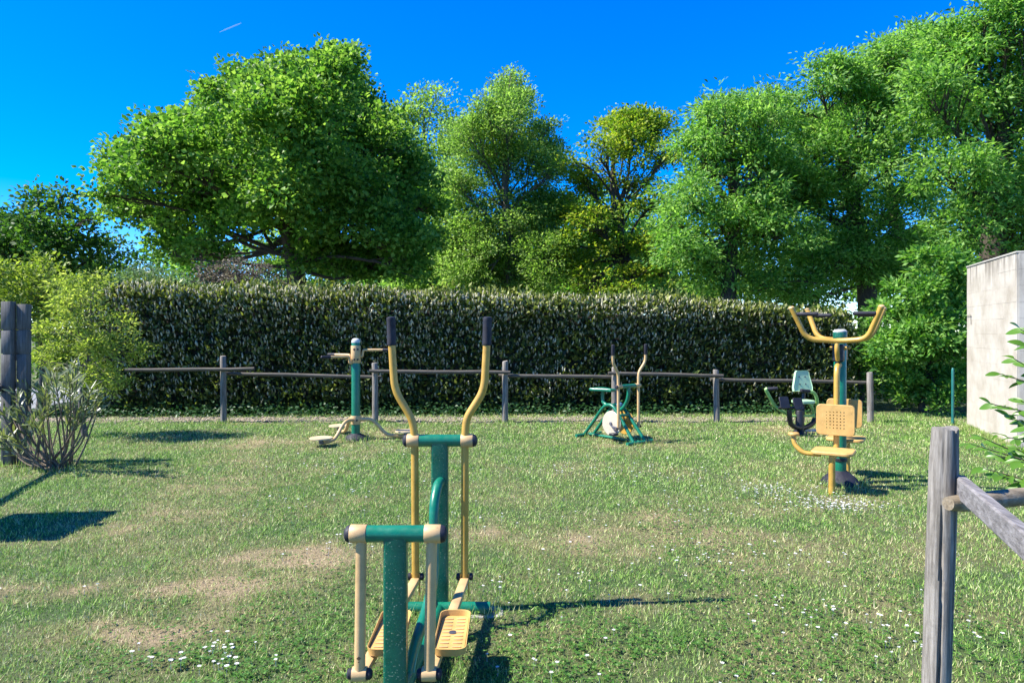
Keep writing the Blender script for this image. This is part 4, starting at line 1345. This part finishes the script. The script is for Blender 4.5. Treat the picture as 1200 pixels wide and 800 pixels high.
def chest_press():
    root = empty('chest_press', (3.24, 6.91, 0), R(-32), 'tall green column double chest press with yellow U-shaped arms and perforated backrest', 'exercise machine')
    def mb(): return MB()
    m = mb(); m.lathe([(.056, -.02), (.058, 0), (.058, 1.40), (.056, 1.405)], (0, 0, 0), sides=24); m.build('column', M['green2'], root)
    m = mb(); m.lathe([(.064, 1.405), (.066, 1.41), (.066, 1.485), (.064, 1.49)], (0, 0, 0), sides=24); m.build('column_head', M['green'], root)
    m = mb(); m.lathe([(.064, 1.49), (.064, 1.503), (.05, 1.515), (.02, 1.52)], (0, 0, 0), sides=24); m.build('top_cap', M['capgrey'], root)
    m = mb(); m.lathe([(.185, 0), (.18, .015), (.15, .06), (.10, .10), (.066, .125), (.06, .13)], (0, 0, 0), sides=30); m.build('base_skirt', M['rubber'], root)
    for s in (-1, 1):
        # s=-1: station towards the lawn's open side, s=+1 the opposite one
        y = lambda v: s * v
        hw = .36 if s < 0 else .33
        m = mb()
        m.bend([(-hw - .03, y(.36), 1.73), (-hw * .74, y(.27), 1.425), (0, y(.22), 1.405), (hw * .74, y(.27), 1.425), (hw + .03, y(.36), 1.73)], .0255, .09, 14)
        ua = m.build('press_arm', M['gold'], root)
        for t in (-1, 1):
            m = mb(); d = Vector((-t, 0, 0))
            st = Vector((t * (hw + .0), y(.345), 1.665))
            m.lathe([(.015, 0), (.015, .02)], st, d, 12); m.lathe([(.0195, .02), (.0205, .024), (.0205, .20), (.012, .21)], st, d, 12)
            m.build('grip', M['rubber'], ua)
            m = mb(); m.lathe([(.0275, 0), (.0275, .012), (.018, .02)], (t * (hw + .028), y(.355), 1.72), Vector((t * .1, s * .28, 1)), 14); m.build('end_cap', M['tan'], ua)
        m = mb(); m.bend([(0, y(.22), 1.405), (0, y(.235), 1.32), (0, y(.17), 1.22)], .022, .05, 12); m.build('drop_bar', M['gold'], ua)
        m = mb(); m.box((0, y(.12), 1.29), (.10, .13, .17), .012); m.build('pivot_block', M['black'], root)
        m = mb(); m.tube([(-.075, y(.13), 1.335), (.075, y(.13), 1.335)], .018, 12); m.build('pivot_pin', M['gold'], root)
        m = mb(); m.bend([(0, y(.06), 1.17), (0, y(.2), 1.165), (0, y(.24), 1.1), (0, y(.27), .36)], .027, .05, 14); m.build('back_tube', M['gold'], root)
        vs, fs = perforated(.335, .29, .04, .028, 6, 6, .0062, .030)
        m = mb(); m.add([(vx, y(.33) + vy, .66 + vz) for vx, vy, vz in vs], fs)
        m.build('backrest', M['plate'], root)
        m = mb(); m.box((0, y(.303), .66), (.12, .024, .14), .004); m.build('backrest_bracket', M['steel'], root)
        m = mb(); m.prism(rrect(.36, .34, .07, 5), (0, y(.47), .365), (1, 0, 0), (0, 1, 0), .032, .008); m.build('seat', M['plate'], root)
        m = mb(); m.tube([(0, y(.05), .30), (0, y(.30), .325), (0, y(.60), .345)], .024, 12); m.build('seat_beam', M['gold'], root)
        m = mb(); m.tube([(0, y(.57), -.03), (0, y(.57), .34)], .029, 14); m.build('seat_leg', M['gold'], root)
        if s > 0:
            continue
        m = mb(); m.bend([(-s * -.10, y(.5), .35), (s * .26, y(.52), .35), (s * .34, y(.50), .43), (s * .345, y(.49), .51)], .022, .07, 12); m.build('foot_arm', M['gold'], root)
        m = mb(); m.lathe([(.03, .505), (.05, .51), (.052, .525), (.045, .535)], (s * .345, y(.49), 0), sides=16); m.build('foot_pad', M['plate'], root)
    for zz in (.22, .32):
        m = mb(); m.lathe([(.062, 0), (.067, .004), (.067, .03), (.062, .034)], (0, 0, zz), sides=20); m.build('clamp_ring', M['black'], root)
chest_press()

# ------------------------------------------------------------------ black and pale green seated rower
def rower():
    o = G(937, 509)
    kk = F / o.y
    root = empty('seated_rower', o, 0, 'black seated leg press with pale green seat and backrest beside the yellow chest press', 'exercise machine')
    def mb(): return MB()
    def q(px, py, y): return Vector(((px - 937) / kk, y, CAM_H - (py - HY) / kk))
    m = mb(); m.lathe([(.12, 0), (.12, .015), (.09, .05), (.06, .07), (.055, .34), (.05, .35)], (0, 0, 0), sides=20); m.build('pedestal', M['black'], root)
    m = mb(); m.tube([(0, 0, .05), (.16, .1, .045), (.30, .16, .04)], .022, 10); m.build('floor_tube', M['capgrey'], root)
    m = mb(); m.tube([q(918, 479, -.22), q(919, 488, -.2), q(922, 495, -.16), q(931, 500, -.08), q(945, 501, .04), q(958, 496, .14), q(962, 486, .18)], .036, 14, True, 5); m.build('curved_beam', M['black'], root)
    m = mb(); m.tube([q(922, 487, -.05), q(958, 488, .1)], .016, 10); m.build('slide_tube', M['lime'], root)
    m = mb(); m.tube([q(905, 476, -.24), q(931, 475, -.22)], .018, 10); m.build('foot_bar', M['black'], root)
    for (a, b, yy) in ((910, 469.5, -.27), (928, 471.5, -.2)):
        c = q(a, b, yy)
        m = mb(); m.prism(rrect(.15, .17, .02, 3), c, (.96, .25, 0), (-.08, .3, .95), .025, .005); fp = m.build('foot_plate', M['black'], root)
        m = mb()
        for j in range(4):
            m.prism(rrect(.12, .012, .004, 2), c + Vector((0, -.004, -.055 + j * .036)), (.96, .25, 0), (-.08, .3, .95), -.005)
        tag(m.build('tread_ribs', M['capgrey'], fp), kind='stuff')
    m = mb(); m.tube([q(942, 500, .06), q(944, 485, .1), q(947, 462, .16)], .028, 12); m.build('seat_post', M['black'], root)
    bo = [(-.155, -.15), (.15, -.16), (.16, -.10), (.115, .13), (.09, .155), (-.075, .155), (-.10, .13), (-.16, -.09)]
    m = mb(); m.prism(bo, q(946, 447, .17), (.97, .24, 0), (0, .22, .97), -.03, .008); br = m.build('backrest', M['pale_green'], root)
    for a, b in ((-.05, .06), (.05, .06), (-.05, -.05), (.05, -.05)):
        c = q(946, 447, .17) + Vector((.97, .24, 0)) * a + Vector((0, .22, .97)) * b + Vector((0, -.0005, 0))
        m = mb(); m.lathe([(.011, 0), (.011, .004), (.006, .006)], c, (.24, -.94, .21), 10); m.build('bolt', M['steel'], br)
    m = mb(); m.prism(rrect(.26, .26, .05, 4), q(942, 471, .02) + Vector((0, 0, -.02)), (.97, .24, 0), (-.24, .97, 0), .05, .012); m.build('seat', M['pale_green'], root)
    for pts, g0, g1 in (([(904, 474, -.12), (892, 456, -.2), (893, 454.5, -.2)], (893, 454.5, -.2), (905, 453.5, -.22)),
                        ([(959, 484, .06), (957, 470, -.02), (951, 460, -.1), (943, 457.5, -.14)], (944, 457.5, -.14), (932, 456, -.18))):
        m = mb(); m.tube([q(*p) for p in pts], .024, 12, True, 4); hb = m.build('handle_bar', M['lime'], root)
        a, b = q(*g0), q(*g1)
        m = mb(); m.lathe([(.024, 0), (.026, .004), (.026, (b - a).length - .01), (.012, (b - a).length)], a, b - a, 12); m.build('grip', M['rubber'], hb)
    m = mb(); m.tube([q(904, 474, -.12), q(915, 482, -.12), q(926, 487, -.05)], .022, 10, True, 3); m.build('link_rod', M['lime'], root)
    m = mb(); m.tube([q(948, 470, .1), q(955, 478, .1), q(958, 490, .12)], .022, 10, True, 3); m.build('link_rod', M['lime'], root)
rower()

# ------------------------------------------------------------------ multi-stemmed shrub on the left
def one_leaf(name, mat, L, W, n=5, curl=.18, fold=.2):
    vs, fs = [], []
    for i in range(n + 1):
        t = i / n
        w = W * .5 * math.sin(math.pi * min(1, t * .93 + .04)) ** .8
        x = L * t
        z = -curl * L * t * t
        vs += [(x, -w, z + w * fold), (x, 0, z), (x, w, z + w * fold)]
    for i in range(n):
        a = i * 3
        fs += [(a, a + 3, a + 4, a + 1), (a + 1, a + 4, a + 5, a + 2)]
    me = bpy.data.meshes.new(name)
    me.from_pydata(vs, [], fs)
    me.update()
    me.polygons.foreach_set('use_smooth', [True] * len(me.polygons))
    me.materials.append(mat)
    return me

def leaf_obj(me, parent, pos, d, up, s):
    d = Vector(d).normalized()
    up = Vector(up)
    y = up.cross(d).normalized()
    z = d.cross(y)
    mt = Matrix((d, y, z)).transposed().to_4x4()
    o = bpy.data.objects.new('leaf', me)
    o.parent = parent
    o.matrix_local = Matrix.Translation(Vector(pos) - parent.location) @ mt @ Matrix.Scale(s, 4)
    col.objects.link(o)
    return o

def oleander():
    b = G(62, 549)
    root = empty('stemmy_shrub', b, 0, 'many-stemmed shrub with narrow silvery olive leaves fanning from one base', 'shrub')
    me = one_leaf('leaf', M['oleander'], .15, .025, 4, .3)
    EP, EA = [], []
    for i in range(36):
        tx = random.uniform(-14, 122)
        ty = random.uniform(428, 500) if 20 < tx < 110 else random.uniform(455, 525)
        yy = b.y + random.uniform(-.55, .55)
        e = P(tx, ty, yy)
        s0 = b + Vector((random.uniform(-.16, .16), random.uniform(-.12, .12), -.02))
        mid = s0.lerp(e, .45) + Vector(((s0.x - e.x) * -.12, 0, -.06 + random.uniform(0, .08)))
        m = MB(b)
        m.tube([s0, mid, e], [.012, .009, .004], 6, True, 4)
        m.build('stem', M['stem'], root)
        nl = 8
        for j in range(nl):
            t = random.uniform(.7, 1.0) if j else 1.0
            p = mid.lerp(e, (t - .45) / .55)
            d = (e - mid).normalized() * .8 + Vector((random.uniform(-1, 1), random.uniform(-1, 1), random.uniform(-.1, .7)))
            leaf_obj(me, root, p, d, (random.uniform(-.8, .5), random.uniform(-1, .5), .6), random.uniform(.7, 1.25))
        for j in range(18):
            t = random.uniform(.45, 1.05)
            EP.append(mid.lerp(e, t) + Vector([random.uniform(-.03, .03) for _ in range(3)]))
            EA.append((e - mid).normalized() * .7 + Vector((random.uniform(-1, 1), random.uniform(-1, 1), random.uniform(-.2, .8))))
    n = len(EP)
    V, T = leaves(np.array([tuple(p - b) for p in EP]), np.array([tuple(a) for a in EA]), np.array([-.2, -.4, .5]) + rng.normal(size=(n, 3)) * .6, rng.uniform(.09, .16, n), rng.uniform(.016, .026, n))
    tag(np_object('foliage', V, T, M['oleander'], root), kind='stuff')
oleander()

def near_shrub():
    b = Vector((3.35, 3.95, 0))
    root = empty('leafy_shrub', b, 0, 'fresh green broad-leaved shrub reaching in before the cream wall', 'shrub')
    me = one_leaf('leaf', M['shrubleaf'], .088, .04, 6, .25, .22)
    tips = [(1138, 520, 3.7), (1152, 548, 3.5), (1170, 556, 3.45), (1161, 473, 3.75), (1172, 438, 3.8), (1188, 420, 3.7), (1196, 386, 3.75), (1197, 470, 3.6), (1180, 512, 3.5), (1193, 540, 3.4),
            (1185, 490, 3.8), (1205, 500, 3.5), (1215, 440, 3.7), (1215, 550, 3.4), (1230, 400, 3.9), (1165, 532, 3.6), (1190, 525, 3.75), (1240, 480, 3.7), (1150, 512, 3.8), (1203, 405, 3.85)]
    for px, py, yy in tips:
        e = P(px, py, yy)
        s1 = Vector((b.x - random.uniform(.0, .12), b.y - random.uniform(0, .25), max(.25, e.z - random.uniform(.2, .45))))
        s0 = b + Vector((random.uniform(-.05, .05), random.uniform(-.05, .05), -.02))
        mid = s1.lerp(e, .5) + Vector((0, 0, .03))
        m = MB(b)
        m.tube([s0, s1, mid, e], [.012, .008, .005, .0022], 6, True, 5)
        m.build('stem', M['stem'], root)
        n = random.randint(8, 11)
        ax = (e - mid).normalized()
        for j in range(n):
            t = 1.0 - j * .085
            p = mid.lerp(e, t) if t > 0 else mid
            sd_ = 1 if j % 2 else -1
            sidev = ax.cross(Vector((0, 0, 1))).normalized()
            d = ax * (.9 if j == 0 else .55) + sidev * sd_ * (.1 if j == 0 else .75) + Vector((random.uniform(-.25, .25), random.uniform(-.25, .25), random.uniform(-.45, .35)))
            leaf_obj(me, root, p, d, (random.uniform(-.9, .3), random.uniform(-1.1, .1), .7), random.uniform(.65, 1.1))
near_shrub()

def tufts():
    feet = [(P(px, 388, 11.5).x, 11.5, .16, 160) for px in (262, 440, 592, 720, 840, 1020)]
    g = G(417, 514.5); feet.append((g.x, g.y, .26, 260))
    feet += [(3.24, 6.91, .26, 420), (2.94, 6.43, .10, 120), (-.386, 3.75, .2, 300), (-.2, 3.74, .14, 200), (-.56, 3.74, .14, 160), (-.45, 2.72, .22, 300), (1.69, 2.8, .12, 240), (gp.x, gp.y, .07, 60),
             (1.1, 10.05, .2, 120), (1.7, 9.3, .2, 120), (-5.68, 7.9, .2, 200), (-5.05, 7.68, .35, 300), (4.18, 10.17, .2, 120)]
    for t in np.linspace(0, 1, 22):
        feet.append((6.44 + .73 * t, 8.98 + 2.1 * t, .10, 110))
    V, A = [], []
    for x, y, r, n in feet:
        a = rng.uniform(0, 2 * math.pi, n); q = r * np.sqrt(rng.uniform(.15, 1.2, n))
        bx, by = x + np.cos(a) * q, y + np.sin(a) * q
        hh = rng.uniform(.03, .095, n); w = .0022 + .0009 * by
        az = rng.uniform(0, 6.28, n); ln = np.abs(rng.normal(.35, .25, n))
        b0 = np.stack([bx, by, np.full(n, -.002)], 1)
        sd = np.stack([-np.sin(az + .6), np.cos(az + .6), az * 0], 1) * w[:, None] / 2
        tip = b0 + np.stack([np.cos(az) * np.sin(ln) * hh, np.sin(az) * np.sin(ln) * hh, np.cos(ln) * hh], 1)
        V.append(np.stack([b0 - sd, b0 + sd, tip], 1).reshape(-1, 3))
        A.append(np.repeat(rng.random(n) ** 3 * .8, 3))
    V = np.concatenate(V)
    tag(np_object('long_grass', V, np.arange(len(V)).reshape(-1, 3), M['blade'], None, np.concatenate(A)), 'uncut longer grass round posts, wall foot and machine feet', 'grass', kind='stuff')
tufts()
